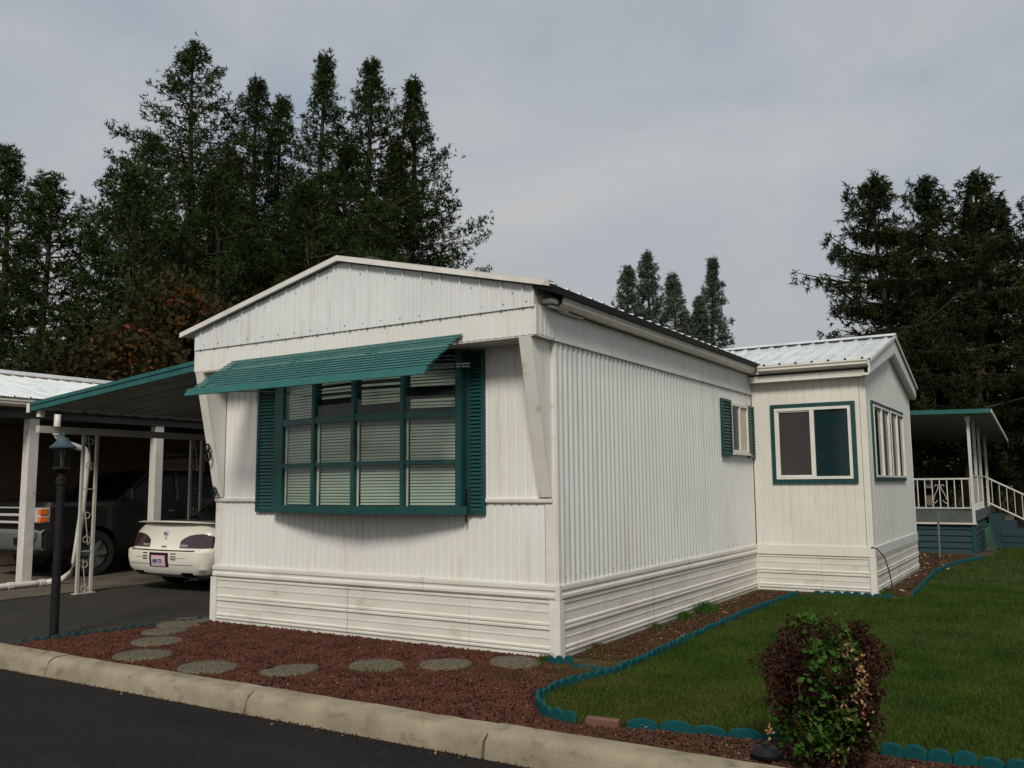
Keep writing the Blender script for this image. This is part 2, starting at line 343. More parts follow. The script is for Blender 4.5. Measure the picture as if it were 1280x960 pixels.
# kerb: cast sections with cracked joints, worn rounded edge
kerb = empty('kerb', (0,-2.27,0), kind='structure')
cuts = [-24,-20.4,-17,-13.6,-10.4,-7.2,-3.95,-1.35,.78,3.4,6.6,9.9,13]
kp = [(-.02,-.2),(-.02,-.128),(.0,-.03),(.012,.0),(.035,.022),(.06,.032),(.19,.036),(.20,.03),(.20,-.2)]
for i in range(len(cuts)-1):
    a, b = cuts[i]+.006, cuts[i+1]-.006; n = max(3, int((b-a)/.12)); mb = MB(); vs = []; rn = random.Random(i)
    for k in range(n+1):
        x = a + (b-a)*k/n
        sk = [rn.uniform(-.02,.02) for _ in kp] if k in (0, n) else [0]*len(kp)
        for j,(p,q) in enumerate(kp):
            jit = .0025 if 0 < j < 8 else 0
            vs.append((x + (.012*math.sin(q*60+i) if k in (0,n) else 0), -2.375+p+rn.uniform(-jit,jit), q+rn.uniform(-jit,jit)+ .006*math.sin(i*1.7)))
    m_ = len(kp); fs = [(k*m_+j, k*m_+j+1, (k+1)*m_+j+1, (k+1)*m_+j) for k in range(n) for j in range(m_-1)]
    fs += [tuple(range(m_-1,-1,-1)), tuple(range(n*m_, (n+1)*m_))]
    mb.add(vs, fs); mb.build('kerb_section', M['kerb'], kerb, smooth=True, auto=35)

# ------------------------------------------------------------------ the mobile home
W, L, S, T, OV = 4.606, 6.09, .648, 2.90, .37
home = empty('mobile_home', (-2.3,0,0), 'long white mobile home with fluted metal siding, teal shutters and a low gabled metal roof', 'mobile home')
HL = 15.5
bx('wall_core', (-W+.03,.03,.02), (-.03,HL,T+.02), M['dark'], home)
# front walls
vsheet(groove_prof(W-.14, .092, .009, .013, .012, 3), (-W+.02,-.001,0), (1,0,0), (0,-1,0), S-.005, 1.395).build('lower_front_siding', M['white'], home)
vsheet(groove_prof(W-.14, .105, .010, .016, .012, 5), (-W+.02,.0,0), (1,0,0), (0,-1,0), 1.43, T).build('upper_front_siding', M['white'], home)
for x in (-.115, -W): MB().box((x, -.016, S-.002), (x+.115, .03, T)).build('corner_board', M['trim'], home, bevel=.003)
for a, b in ((-W, -3.92), (-.76, -.03)):
    MB().sweep([(0,1.385),(.03,1.388),(.035,1.40),(.035,1.425),(0,1.44)], (a,0,0), (b-a,0,0), (0,-1,0), (0,0,1), closed=True).build('ledge_trim', M['trim'], home)
# side wall: fluted sheets lapped every 1.22 m
ns = 5; sl_ = (L-.05)/ns
for i in range(ns):
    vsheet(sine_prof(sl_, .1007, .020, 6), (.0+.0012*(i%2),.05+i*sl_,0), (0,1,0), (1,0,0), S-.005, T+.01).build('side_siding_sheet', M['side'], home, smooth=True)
sc = MB()
for i in range(30):
    for z in (.70, 2.86): sc.box((.018,.12+i*.2014,z),(.024,.13+i*.2014,z+.01))
sc.build('siding_screws', M['steel'], home, kind='stuff')
bx('corner_strip', (-.001,0,S), (.012,.05,T), M['trim'], home)
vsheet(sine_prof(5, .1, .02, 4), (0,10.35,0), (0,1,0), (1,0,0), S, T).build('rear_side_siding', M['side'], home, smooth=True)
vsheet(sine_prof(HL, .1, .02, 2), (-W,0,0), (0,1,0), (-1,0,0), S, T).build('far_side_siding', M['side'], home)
bx('rear_wall', (-W,HL,0), (0,HL+.05,3.16), M['side'], home)
# fascia boxes
vsheet(groove_prof(W, .075, .006, .008, .01, 9), (-W,-OV,0), (1,0,0), (0,-1,0), T, 3.175).build('front_fascia', M['white'], home)
vsheet(groove_prof(L+OV, .072, .006, .008, .008, 11), (.018,-OV-.004,0), (0,1,0), (1,0,0), T+.004, 3.175).build('side_fascia', M['side'], home)
MB().box((-W,-OV,T-.014),(.022,-.01,T)).build('soffit', M['trim'], home)
bx('fascia_lower_trim', (.0,-.01,T-.02), (.034,L,T+.004), M['side'], home)
bx('fascia_corner', (-.01,-OV-.012,T-.006), (.026,-OV+.02,3.17), M['trim'], home)
bx('fascia_end_cap', (-W-.012,-OV-.01,T), (-W,0,3.17), M['trim'], home)
bx('fascia_core', (-W,-OV+.01,T+.001), (.012,HL,3.16), M['dark'], home)
# gable of ribbed metal sheets
PX, PZ, EZ = -2.33, 3.885, 3.325
def gz(x): return PZ - abs(x-PX)*(PZ-EZ)/(2.40)
nG = 5; gl_ = (W+.02)/nG
for i in range(nG):
    x0 = -W-.01+i*gl_; pr = rib_prof(gl_, .23, .016, .016, .0035)
    if x0 < PX < x0+gl_:
        pr = sorted(pr + [(PX-x0, 0)])
    vsheet(pr, (x0,-OV-.018-.001*(i%2),0), (1,0,0), (0,-1,0), 3.152, 0, ztop=lambda p, x0=x0: gz(x0+p)).build('gable_sheet', M['gable'], home)
bx('gable_corner', (-.012,-OV-.03,3.148), (.014,-OV+.03,3.345), M['trim'], home)
sc = MB()
for i in range(19):
    x = -4.45+i*.243; sc.box((x,-OV-.026,3.20),(x+.010,-OV-.019,3.21))
for i in range(9):
    x = -3.9+i*.46; sc.box((x,-OV-.026,gz(x)-.1),(x+.009,-OV-.019,gz(x)-.091))
sc.build('gable_screws', M['steel'], home, kind='stuff')
bx('eave_board', (-.005,-OV-.01,3.165), (.008,HL,3.335), M['gable'], home)
# roof: ribbed sheets
roof = part_empty('roof', home)
def slope_sheet(x0, z0, x1, z1, y0, y1, pitch=.23, h=.02):
    mb = MB(); pr = rib_prof(y1-y0, pitch, h, .02); m = len(pr); vs = []
    dn = Vector((-(z1-z0),0,(x1-x0))).normalized()
    if dn.z < 0: dn = -dn
    for (x,z) in ((x0,z0),(x1,z1)):
        for p,q in pr: vs.append(Vector((x,y0+p,z)) + dn*q)
    k = len(vs)
    for (x,z) in ((x0,z0),(x1,z1)):
        for p,q in pr: vs.append(Vector((x,y0+p,z)) + dn*(q-.004 if q>0 else -.012))
    fs = [(i,i+1,i+1+m,i+m) for i in range(m-1)] + [(k+i,k+i+1,k+i+1+m,k+i+m) for i in range(m-1)]
    mb.add(vs, fs)
    mb.f += [(i,i+1,k+i+1,k+i) for i in range(m-1)]; mb.mi += [0]*(m-1)
    return mb
EX = .19
n_r = 17; yl = (HL+.6+.40)/n_r
def rz(x): return PZ+.03 - abs(x-PX)*(PZ-EZ)/2.40
for i in range(n_r):
    y0 = -OV-.05+i*yl
    for (xe) in (EX, -4.80):
        mb = slope_sheet(PX, rz(PX), xe, rz(xe), y0, y0+yl-.001, yl/4, .022)
        mb.build('roof_sheet', M['roofm'], roof)
# dark boards that put the shade under the eave into colour, white rake trim
MB().prism([(EX-.02,-OV-.03,rz(EX-.02)-.014),(EX-.02,-OV-.03,rz(EX-.02)-.055),(-.0,-OV-.03,rz(0)-.055),(-.0,-OV-.03,rz(0)-.014)], (0,HL+.7,0)).build('eave_underside_shade', M['under'], home)
bx('eave_shade_strip', (EX-.014,-OV-.04,rz(EX)-.062), (EX+.006,HL,rz(EX)+.004), M['cartrim'], home)  # black strip stands in for the shaded underside of the roof edge
rake = MB()
for xe in (EX+.005, -4.81):
    a = Vector((PX,0,rz(PX)+.028)); b = Vector((xe,0,rz(xe)+.028)); dz = Vector((0,0,-.062))
    rake.prism([(a.x,-OV-.085,a.z),(b.x,-OV-.085,b.z),(b.x,-OV-.085,b.z-.050),(a.x,-OV-.085,a.z-.050)], (0,.03,0))
    rake.prism([(a.x,-OV-.085,a.z+.001),(b.x,-OV-.085,b.z+.001),(b.x,-OV-.085,b.z+.006),(a.x,-OV-.085,a.z+.006)], (0,.13,0))
rake.build('rake_trim', M['trim'], home)
MB().prism([(PX-.14,0,rz(PX)-.012),(PX,0,rz(PX)+.035),(PX+.14,0,rz(PX)-.012),(PX+.14,0,rz(PX)-.004),(PX,0,rz(PX)+.045),(PX-.14,0,rz(PX)-.004)], (0,HL,0)).build('ridge_cap', M['roofm'], home)
MB().box((PX+.1,-.2,rz(PX)+.02),(PX+.26,.3,rz(PX)+.045)).build('roof_flashing', M['under'], home)
# gutter
def gutter(name, o, u, a, parent, m=None):
    pr = [(0,0),(.05,-.0),(.085,.03),(.085,.055),(.10,.075),(.10,.095),(.09,.095),(.09,.08),(.075,.06),(.075,.035),(.045,.012),(.01,.012),(.01,.095),(0,.095)]
    return MB().sweep(pr, o, u, a, (0,0,1), closed=True).build(name, m or M['gutter'], parent)
gt = gutter('gutter', (.065,-.10,3.178), (0,L-.12,0), (1,0,0), home)
for y in (.95, 2.45, 4.1): MB().sweep([(0,-.006),(.053,-.006),(.091,.028),(.091,.055),(.106,.075),(.106,.10),(0,.10)], (.063,y,3.178), (0,.05,0), (1,0,0), (0,0,1), closed=True).build('gutter_joint', M['gutter'], gt)
for i in range(9): MB().box((.0,.3+i*.66,3.250),(.165,.325+i*.66,3.256)).build('gutter_hanger', M['steel'], gt)
MB().box((.02,-.26,3.195),(.12,-.14,3.235)).box((.05,-.22,3.165),(.10,.1,3.177)).box((.03,.0,3.155),(.08,.45,3.164)).build('gutter_bracket', M['gutter'], gt)

# skirting: cap band and horizontal ridged panels
skp = [(.0,.655),(.03,.650),(.034,.635),(.034,.605),(.024,.59),(.024,.575),(.036,.56),(.036,.535),(.026,.522),(.012,.518)]
spp = [(.010,.52),(.010,.505),(.022,.500),(.022,.485),(.012,.478),(.012,.42),(.016,.418),(.016,.40),(.012,.398),(.012,.318),(.026,.308),(.026,.290),(.014,.280),(.026,.270),(.026,.252),(.012,.244),(.012,.185),(.016,.183),(.016,.17),(.012,.168),(.012,.108),(.026,.098),(.026,.082),(.014,.072),(.026,.062),(.026,.046),(.012,.04),(.012,-.04)]
def skirting(name, o, u, Ln, n_, parent, joints, cap=True, capj=()):
    sk = part_empty(name, parent); u = Vector(u)
    js = [0]+list(joints)+[Ln]
    for i in range(len(js)-1):
        q = .0018*(i%2)
        MB().sweep([(p+q,z) for p,z in spp], Vector(o)+u*js[i], u*(js[i+1]-js[i]-.003), n_, (0,0,1)).build('skirting_panel', M['skirt'], sk)
    if cap:
        cs = [0]+list(capj)+[Ln]
        for i in range(len(cs)-1):
            q = .002*(i%2)
            MB().sweep([(p+q,z) for p,z in skp], Vector(o)+u*cs[i], u*(cs[i+1]-cs[i]-.002), n_, (0,0,1)).build('skirting_cap', M['skirt'], sk)
    return sk
fs_ = skirting('front_skirting', (-W-.005,0,0), (1,0,0), W+.01, (0,-1,0), home, [.55,2.1,3.65], capj=[1.55,3.1])
ss_ = skirting('side_skirting', (0,0,0), (0,1,0), L, (1,0,0), home, [2.15,4.2], capj=[3.2])
for p in ((-.07,-.040),(-W-.03,-.036)): bx('skirting_corner', (p[0],p[1],-.03), (p[0]+.10,.0,.516), M['trim'], fs_)
bx('skirting_corner', (.0,-.036,-.03), (.038,.05,.515), M['trim'], ss_)
bx('skirting_corner', (-.004,-.0385,.517), (.0385,.004,.652), M['skirt'], ss_)
bx('skirting_corner', (-.01,L-.045,-.03), (.045,L+.01,.65), M['skirt'], ss_)
bx('skirting_back', (-W,.004,-.03), (-.004,HL,.64), M['dark'], home)
bx('footing', (-W+.01,-.008,-.03), (-.01,.004,.06), M['kerb'], home)

# wing walls (tapering triangular returns) at both ends of the front
for x0, x1, nm in ((-.165,-.035,'wing_wall'), (-W+.005,-W+.135,'wing_wall')):
    MB().prism([(x1-.02,-.02,1.44),(x1-.02,-.352,T-.015),(x1-.02,-.02,T-.015)], (.018,0,0)).build(nm, M['white'], home)
    wb = MB(); d = Vector((0,-.335,1.46)).normalized()
    wb.prism([(x0,-.022,1.44),(x0,-.045,1.44),(x0,-.372,T-.016),(x0,-.345,T-.016)], (x1-x0,0,0))
    wb.build('wing_board', M['trim'], home)

# bow window
bw = part_empty('bow_window', home)
BX = [-3.42,-2.81,-2.2,-1.6,-1.0]; BY = [-.125,-.245,-.30,-.245,-.125]
Z0, Z1 = 1.275, 2.885
zr = [1.355, 1.785, 2.255, 2.86]
fr = MB()
full = [(-3.56,-.02),(-3.56,-.09)]+list(zip(BX,BY))+[(-.965,-.09),(-.965,-.02)]
def offs(pts, d):
    out_ = []
    for i,(x,y) in enumerate(pts):
        a = Vector(pts[max(i-1,0)]); b = Vector(pts[min(i+1,len(pts)-1)]); t = (b-a).normalized(); n_ = Vector((t.y,-t.x)); out_.append((x+n_.x*d, y+n_.y*d))
    return out_
def railband(mb, z0, z1, proud=.02, depth=.05, pts=full):
    A = offs(pts, proud); B = offs(pts, proud-depth)
    for i in range(len(pts)-1):
        q = [(*A[i],z0),(*A[i+1],z0),(*B[i+1],z0),(*B[i],z0)]
        mb.prism(q, (0,0,z1-z0))
railband(fr, Z0, zr[0], .03, .06); fr.build('window_frame', M['teal'], bw)
fr = MB(); railband(fr, zr[3], Z1+.01, .025, .055); fr.build('window_frame', M['teal'], bw)
core = list(zip(BX,BY))
for z, hh in ((zr[1],.022),(zr[2],.036)):
    mb = MB(); railband(mb, z-hh, z+hh, .012, .03, core); mb.build('window_rail', M['teal'], bw)
for i,(x,y) in enumerate(core):
    ww = .034 if i in (0,4) else .022
    MB().box((x-ww,y-.022,zr[0]-.002),(x+ww,y+.03,zr[3]+.002)).build('mullion', M['teal'], bw)
for xa0, xb0 in ((-3.56,-3.455),(-.985,-.965)): MB().box((xa0,-.105,zr[0]-.001),(xb0,-.01,zr[3])).build('window_jamb', M['teal'], bw)
def seg(i, x_in, d):    # point in from segment ends, d behind
    a = Vector(core[i]); b = Vector(core[i+1]); t = (b-a).normalized(); n_ = Vector((-t.y,t.x)); return a + t*x_in + n_*d, b - t*x_in + n_*d, n_
zs = [(zr[0],zr[1]-.022),(zr[1]+.022,zr[2]-.036),(zr[2]+.036,zr[3])]
for i in range(4):
    for (za,zb) in zs:
        a, b, n_ = seg(i, .015, .004)
        mb = MB(); mb.prism([(a.x,a.y,za),(b.x,b.y,za),(b.x,b.y,zb),(a.x,a.y,zb)], (n_.x*.004,n_.y*.004,0)); mb.build('pane', M['glass'], bw)
    # mini blind behind the glass
    mb = MB(); a, b, n_ = seg(i, .055, .05); z = zr[0]+.01; t_ = (b-a).normalized(); rn = random.Random(i)
    while z < zr[3]-.03:
        op = (z > zr[2] and i >= 1)
        tl = .0275
        if op and rn.random() < .55: z += .031; continue
        dz1 = rn.uniform(-.002,.002)+ (rn.uniform(-.012,.012) if op and rn.random() < .25 else 0)
        mb.add([(a.x,a.y,z),(b.x,b.y,z+dz1),(b.x+n_.x*.012,b.y+n_.y*.012,z+tl+dz1),(a.x+n_.x*.012,a.y+n_.y*.012,z+tl)], [(0,1,2,3)])
        z += .031
    mb.build('blind', M['blind'], bw)['kind'] = 'stuff'
    a, b, n_ = seg(i, .012, .035)
    mb = MB()
    for p in (a, b-t_*.028): mb.box((min(p.x,p.x+.03),p.y,zr[0]),(max(p.x,p.x+.03),p.y+.012,zr[2]))
    mb.build('storm_sash', M['trim'], bw)
a = core
mb = MB(); mb.prism([(x,y,Z0-.001) for x,y in offs(full,-.01)], (0,0,.03)); mb.build('window_sill', M['teal'], bw)
mb = MB(); mb.prism([(x,y,Z1-.02) for x,y in offs(full,-.01)], (0,0,.03)); mb.build('window_head', M['teal'], bw)
bx('latch', (-.962,-.085,1.20), (-.948,-.07,1.52), M['black'], bw)
bx('window_backing', (-3.5,-.05,Z0+.02), (-.95,-.028,Z1), M['dark'], bw)
# shutters
def shutter(x0, x1, z0, z1, parent, plane='y', at=0, n=34):
    s = part_empty('shutter', parent); fw = .035
    def B(u0,u1,d0,d1,za,zb):
        return ((u0,at-d1,za),(u1,at-d0,zb)) if plane == 'y' else ((at+d0,u0,za),(at+d1,u1,zb))
    fm = MB()
    for (u0,u1,za,zb) in ((x0,x0+fw,z0,z1),(x1-fw,x1,z0,z1),(x0+fw,x1-fw,z0,z0+fw),(x0+fw,x1-fw,z1-fw,z1)):
        fm.box(*B(u0,u1,.012,.045,za,zb))
    fm.box(*B(x0+.01,x1-.01,.010,.014,z0+.01,z1-.01)); fm.build('shutter_frame', M['teal'], s)
    p = (z1-z0-2*fw)/n; base = None
    for k in range(n):
        z = z0+fw+k*p
        if plane == 'y': q = [(x0+fw,at-.042,z+.002),(x0+fw,at-.036,z-.001),(x0+fw,at-.016,z+p*.95),(x0+fw,at-.024,z+p*1.02)]; d = (x1-x0-2*fw,0,0)
        else: q = [(at+.042,x0+fw,z+.002),(at+.036,x0+fw,z-.001),(at+.016,x0+fw,z+p*.95),(at+.024,x0+fw,z+p*1.02)]; d = (0,x1-x0-2*fw,0)
        if base is None:
            base = MB().prism(q, d).build('louvre', M['teal'], s)
            zb = z
        else:
            c = base.copy(); c.location.z = z-zb; COL.objects.link(c)
shutter(-3.91,-3.565,1.275,2.87,home,'y',0,40)
shutter(-.962,-.765,1.275,2.87,home,'y',0,40)
# awning
aw = part_empty('awning', home)
A0 = Vector((0,-.385,2.975)); A1 = Vector((0,-.965,2.585)); ax0, ax1 = -3.95, -.77
nA = 12; dA = (A1-A0)/nA; nrm = Vector((0,-(A0.z-A1.z),-(A1.y-A0.y)*-1)).normalized()
nrm = Vector((0, -.56, .83))
base = None
for k in range(nA):
    p = A0 + dA*(k+.1)
    q = [p, p+dA*.95 - Vector((0,0,.012)), p+dA*.95 - Vector((0,0,.012)) - nrm*.010, p - nrm*.024 + Vector((0,0,.0))]
    q = [p+nrm*.004, p+dA*.60+nrm*.004, p+dA*.62-nrm*.002, p-nrm*.002]
    if base is None: base = MB().prism([(ax0,v.y,v.z) for v in q], (ax1-ax0,0,0)).build('awning_slat', M['teald'], aw); base.location = (0,0,0)
    else:
        c = base.copy(); c.location = Vector((random.uniform(-.012,.012),0,0)) + dA*k; COL.objects.link(c)
MB().prism([(ax0-.02,A1.y-.005,A1.z+.02),(ax0-.02,A1.y-.045,A1.z-.055),(ax0-.02,A1.y-.035,A1.z-.06),(ax0-.02,A1.y+.04,A1.z+.01)], (ax1-ax0+.04,0,0)).build('awning_valance', M['teald'], aw)
for x in (ax0+.06,-2.9,-1.85,ax1-.08):
    a = A0-nrm*.018; b = A1-nrm*.018
    MB().prism([(x,a.y,a.z),(x,b.y,b.z),(x,b.y+.01,b.z-.02),(x,a.y+.01,a.z-.02)], (.03,0,0)).build('awning_rafter', M['teal'], aw)
for x in (-.99,-3.55):
    MB().tube([(x,-.12,2.62),(x,A1.y+.05,A1.z-.02)], .007, 6).build('awning_arm', M['steel'], aw)
MB().tube([(-1.0,-.17,2.73),(-.91,-.07,2.74)], .009, 6).tube([(-1.0,-.17,2.705),(-.91,-.07,2.71)], .007, 6).build('awning_hinge', M['white'], aw)
# house number 8 and iron ornament
mt = Matrix.Translation((-4.545,-.275,1.985)) @ Matrix.Rotation(R(90),4,'X')
MB2 = []
def ring(cx, cz, r, y, t=.011, n=20, rx=1):
    return [(cx+rx*r*math.cos(2*math.pi*k/n), y, cz+r*math.sin(2*math.pi*k/n)) for k in range(n+1)]
nb = MB(); nb.tube(ring(-4.545,2.018,.040,-.216,rx=.85),.0125,6); nb.tube(ring(-4.55,1.922,.052,-.200,rx=.85),.0125,6); nb.build('house_number', M['black'], home, label='black figure 8 screwed to the left wing board')
orn = MB()
for k in range(7):
    a = k*.9; orn.tube([(-4.57,-.075,1.50),(-4.57+.05*math.cos(a),-.085,1.50+.055*math.sin(a)),(-4.57+.06*math.cos(a+.8),-.09,1.51+.065*math.sin(a+.8))], .006, 5)
orn.tube([(-4.57,-.07,1.56),(-4.52,-.07,1.49),(-4.50,-.07,1.45)], .006, 5)
orn.build('iron_ornament', M['black'], home)
# side window with shutters
sw = part_empty('side_window', home)
wf = MB()
y0,y1,z0,z1 = 5.02,5.79,1.985,2.69
for (a,b,c,d) in ((y0,y1,z0,z0+.04),(y0,y1,z1-.04,z1),(y0,y0+.04,z0+.04,z1-.04),(y1-.04,y1,z0+.04,z1-.04),((y0+y1)/2-.03,(y0+y1)/2+.03,z0+.04,z1-.04)):
    wf.box((.015,a,c),(.05,b,d))
wf.build('window_frame', M['trim'], sw)
bx('pane', (.022,y0+.04,z0+.04), (.030,(y0+y1)/2-.03,z1-.04), M['screen'], sw)
bx('pane', (.022,(y0+y1)/2+.03,z0+.04), (.030,y1-.04,z1-.04), M['curtain'], sw)
bx('window_sill', (.012,y0-.01,z0-.03), (.07,y1+.01,z0-.001), M['trim'], sw)
shutter(4.60,5.0,1.93,2.72,home,'x',.012,16); shutter(5.81,6.07,1.93,2.70,home,'x',.012,16)

# ------------------------------------------------------------------ the room added at the side
AN = empty('side_room', (.8,8.2,0), 'cream fluted side room with its own gable roof, built against the white mobile home', 'house extension')
AX, AY0, AY1 = 1.64, 6.09, 10.35; RY, RZ_ = 8.2, 3.88; EZA = 3.235
bx('wall_core', (.03,AY0+.03,.0), (AX-.03,AY1-.03,3.12), M['dark'], AN)
vsheet(groove_prof(AX-.11, .128, .008, .010, .006, 4), (.03,AY0,0), (1,0,0), (0,-1,0), .655, 3.10).build('front_siding', M['cream'], AN)
vsheet(groove_prof(AY1-AY0-.1, .115, .008, .010, .004, 6), (AX,AY0+.06,0), (0,1,0), (1,0,0), .655, 0, ztop=lambda p: 3.16 + max(0,(1-abs(p+.06+AY0-RY)/2.2))*(RZ_-3.20)).build('end_siding', M['side'], AN)
bx('corner_board', (AX-.075,AY0-.014,.65), (AX+.012,AY0+.06,3.1), M['cream'], AN, bevel=.003)
bx('corner_board', (AX-.02,AY1-.05,.65), (AX+.012,AY1,3.1), M['cream'], AN, bevel=.003)
bx('corner_strip', (.022,AY0-.012,.65), (.07,AY0,3.1), M['cream'], AN)
bx('base_board', (.03,AY0-.03,.522), (AX+.03,AY0+.0,.655), M['cream'], AN); bx('base_board', (AX,AY0+.002,.520), (AX+.028,AY1,.655), M['gable'], AN)
s1 = skirting('front_skirting', (.04,AY0,0), (1,0,0), AX-.04, (0,-1,0), AN, [.9], cap=False)
s2 = skirting('end_skirting', (AX,AY0,0), (0,1,0), AY1-AY0, (1,0,0), AN, [2.1], cap=False)
bx('skirting_corner', (AX-.05,AY0-.038,-.03), (AX+.034,AY0+.04,.518), M['cream'], s1)
# eave boards and gutter
bx('eave_trim', (.03,AY0-.15,3.045), (AX+.03,AY0,3.135), M['cream'], AN)
bx('eave_soffit', (.03,AY0-.13,3.136), (AX+.02,AY0,3.165), M['under'], AN)
bx('eave_board', (.03,AY0-.16,3.166), (AX+.05,AY0,3.27), M['gable'], AN)
gutter('gutter', (.20,AY0-.17,3.175), (AX-.10,0,0), (0,-1,0), AN)
bx('gutter_end', (AX+.10,AY0-.275,3.172), (AX+.106,AY0-.165,3.272), M['gutter'], AN)
# barge boards at the gable end
for s in (-1,1):
    e = (AY0-.19 if s < 0 else AY1+.12); ze = EZA+.03
    MB().prism([(AX+.09,RY,RZ_),(AX+.09,e,ze),(AX+.09,e,ze-.19),(AX+.09,RY,RZ_-.24)], (.03,0,0)).build('barge_board', M['gable'], AN)
    MB().prism([(AX+.02,RY,RZ_-.235),(AX+.02,e+.1*(-s)*-1*0,ze-.185),(AX+.02,e,ze-.215),(AX+.02,RY,RZ_-.275)], (.085,0,0)).build('barge_soffit', M['cream'], AN)
# roof sheets, ribs run ridge to eave
ar = part_empty('roof', AN)
def yslope(x0, x1, ya, za, yb, zb, pitch):
    mb = MB(); pr = rib_prof(x1-x0, pitch, .028, .022); m = len(pr); vs = []
    for (y,z,o) in ((ya,za,0),(yb,zb,0),(ya,za,-.012),(yb,zb,-.012)):
        for p,q in pr: vs.append((x0+p, y, z+q+o))
    fs = [(i,i+1,i+1+m,i+m) for i in range(m-1)] + [(2*m+i,2*m+i+1,3*m+i+1,3*m+i) for i in range(m-1)] + [(m+i,m+i+1,3*m+i+1,3*m+i) for i in range(m-1)]
    mb.add(vs, fs); return mb
xa = AX+.14
for i in range(4):
    x1 = xa - i*.92; x0 = x1-.919
    yslope(x0, x1, RY, RZ_+.02+.001*(i%2), AY0-.21, EZA+.055+.001*(i%2), .23).build('roof_sheet', M['roofm'], ar)
    yslope(x0, x1, RY, RZ_+.02, AY1+.14, EZA+.055, .23).build('roof_sheet', M['roofm'], ar)
MB().prism([(-2.2,RY-.13,RZ_+.028),(-2.2,RY,RZ_+.072),(-2.2,RY+.13,RZ_+.028),(-2.2,RY+.13,RZ_+.036),(-2.2,RY,RZ_+.082),(-2.2,RY-.13,RZ_+.036)], (xa+2.22,0,0)).build('ridge_cap', M['roofm'], AN)
MB().lathe((.98,RY+.35,RZ_-.12), [(.09,0),(.09,.22),(.15,.22),(.15,.27),(.05,.30)], 14).build('roof_vent', M['steel'], AN, smooth=True, auto=30)
rk = MB(); rk.prism([(xa,AY0-.215,EZA+.05),(xa,RY,RZ_+.05),(xa,RY,RZ_-.0),(xa,AY0-.215,EZA-.0)], (.014,0,0)); rk.prism([(xa,AY1+.14,EZA+.05),(xa,RY,RZ_+.05),(xa,RY,RZ_-.0),(xa,AY1+.14,EZA-.0)], (.014,0,0)); rk.build('rake_trim', M['gable'], AN)
# front window
def sash_window(parent, B, u0, u1, z0, z1, pan, tf=.06, white=M['trim'], wf=.04, inner=True):
    wn = part_empty('window', parent); t = MB()
    for (a,b,c,d) in ((u0,u1,z0,z0+tf),(u0,u1,z1-tf,z1),(u0,u0+tf,z0+tf,z1-tf),(u1-tf,u1,z0+tf,z1-tf)): t.box(*B(a,b,.008,.038,c,d))
    t.build('outer_frame', M['teal'], wn)
    a0,a1,c0,c1 = u0+tf+.002,u1-tf-.002,z0+tf+.002,z1-tf-.002; mid=(a0+a1)/2
    t = MB()
    for (a,b,c,d) in ((a0,a1,c0,c0+wf),(a0,a1,c1-wf,c1),(a0,a0+wf,c0+wf,c1-wf),(a1-wf,a1,c0+wf,c1-wf),(mid-.03,mid+.03,c0+wf,c1-wf)): t.box(*B(a,b,.012,.048,c,d))
    t.build('sash_frame', white, wn)
    t = MB()
    for (a,b,c,d) in ((a0+wf,mid-.03,c0+wf,c0+wf+.02),(a0+wf,mid-.03,c1-wf-.02,c1-wf),(a0+wf,a0+wf+.02,c0+wf+.02,c1-wf-.02)): t.box(*B(a,b,.012,.034,c,d))
    if inner: t.build('inner_sash', white, wn)
    MB().box(*B(a0+wf,mid-.03,.012,.018,c0+wf,c1-wf)).build('pane', pan[0], wn)
    MB().box(*B(mid+.03,a1-wf,.012,.018,c0+wf,c1-wf)).build('pane', pan[1], wn)
    return wn
By = lambda u0,u1,d0,d1,za,zb: ((u0,AY0-d1,za),(u1,AY0-d0,zb))
Bx_ = lambda u0,u1,d0,d1,za,zb: ((AX+d0,u0,za),(AX+d1,u1,zb))
sash_window(AN, By, .30, 1.50, 1.545, 2.71, (M['screen'], M['tglass']))
sash_window(AN, Bx_, 6.42, 7.86, 1.575, 2.735, (M['dglass'], M['screen']), .05, wf=.03, inner=False)
sash_window(AN, Bx_, 7.90, 9.32, 1.575, 2.74, (M['screen'], M['dglass']), .05, wf=.03, inner=False)
MB().tube([(AX-.02,AY0-.04,.66),(AX+.05,AY0-.02,.64),(AX+.09,AY0+.3,.5),(AX+.10,AY0+.55,.3),(AX+.12,AY0+.6,.12),(AX+.1,AY0+.62,.0)], .008, 6).build('cable', M['black'], AN)

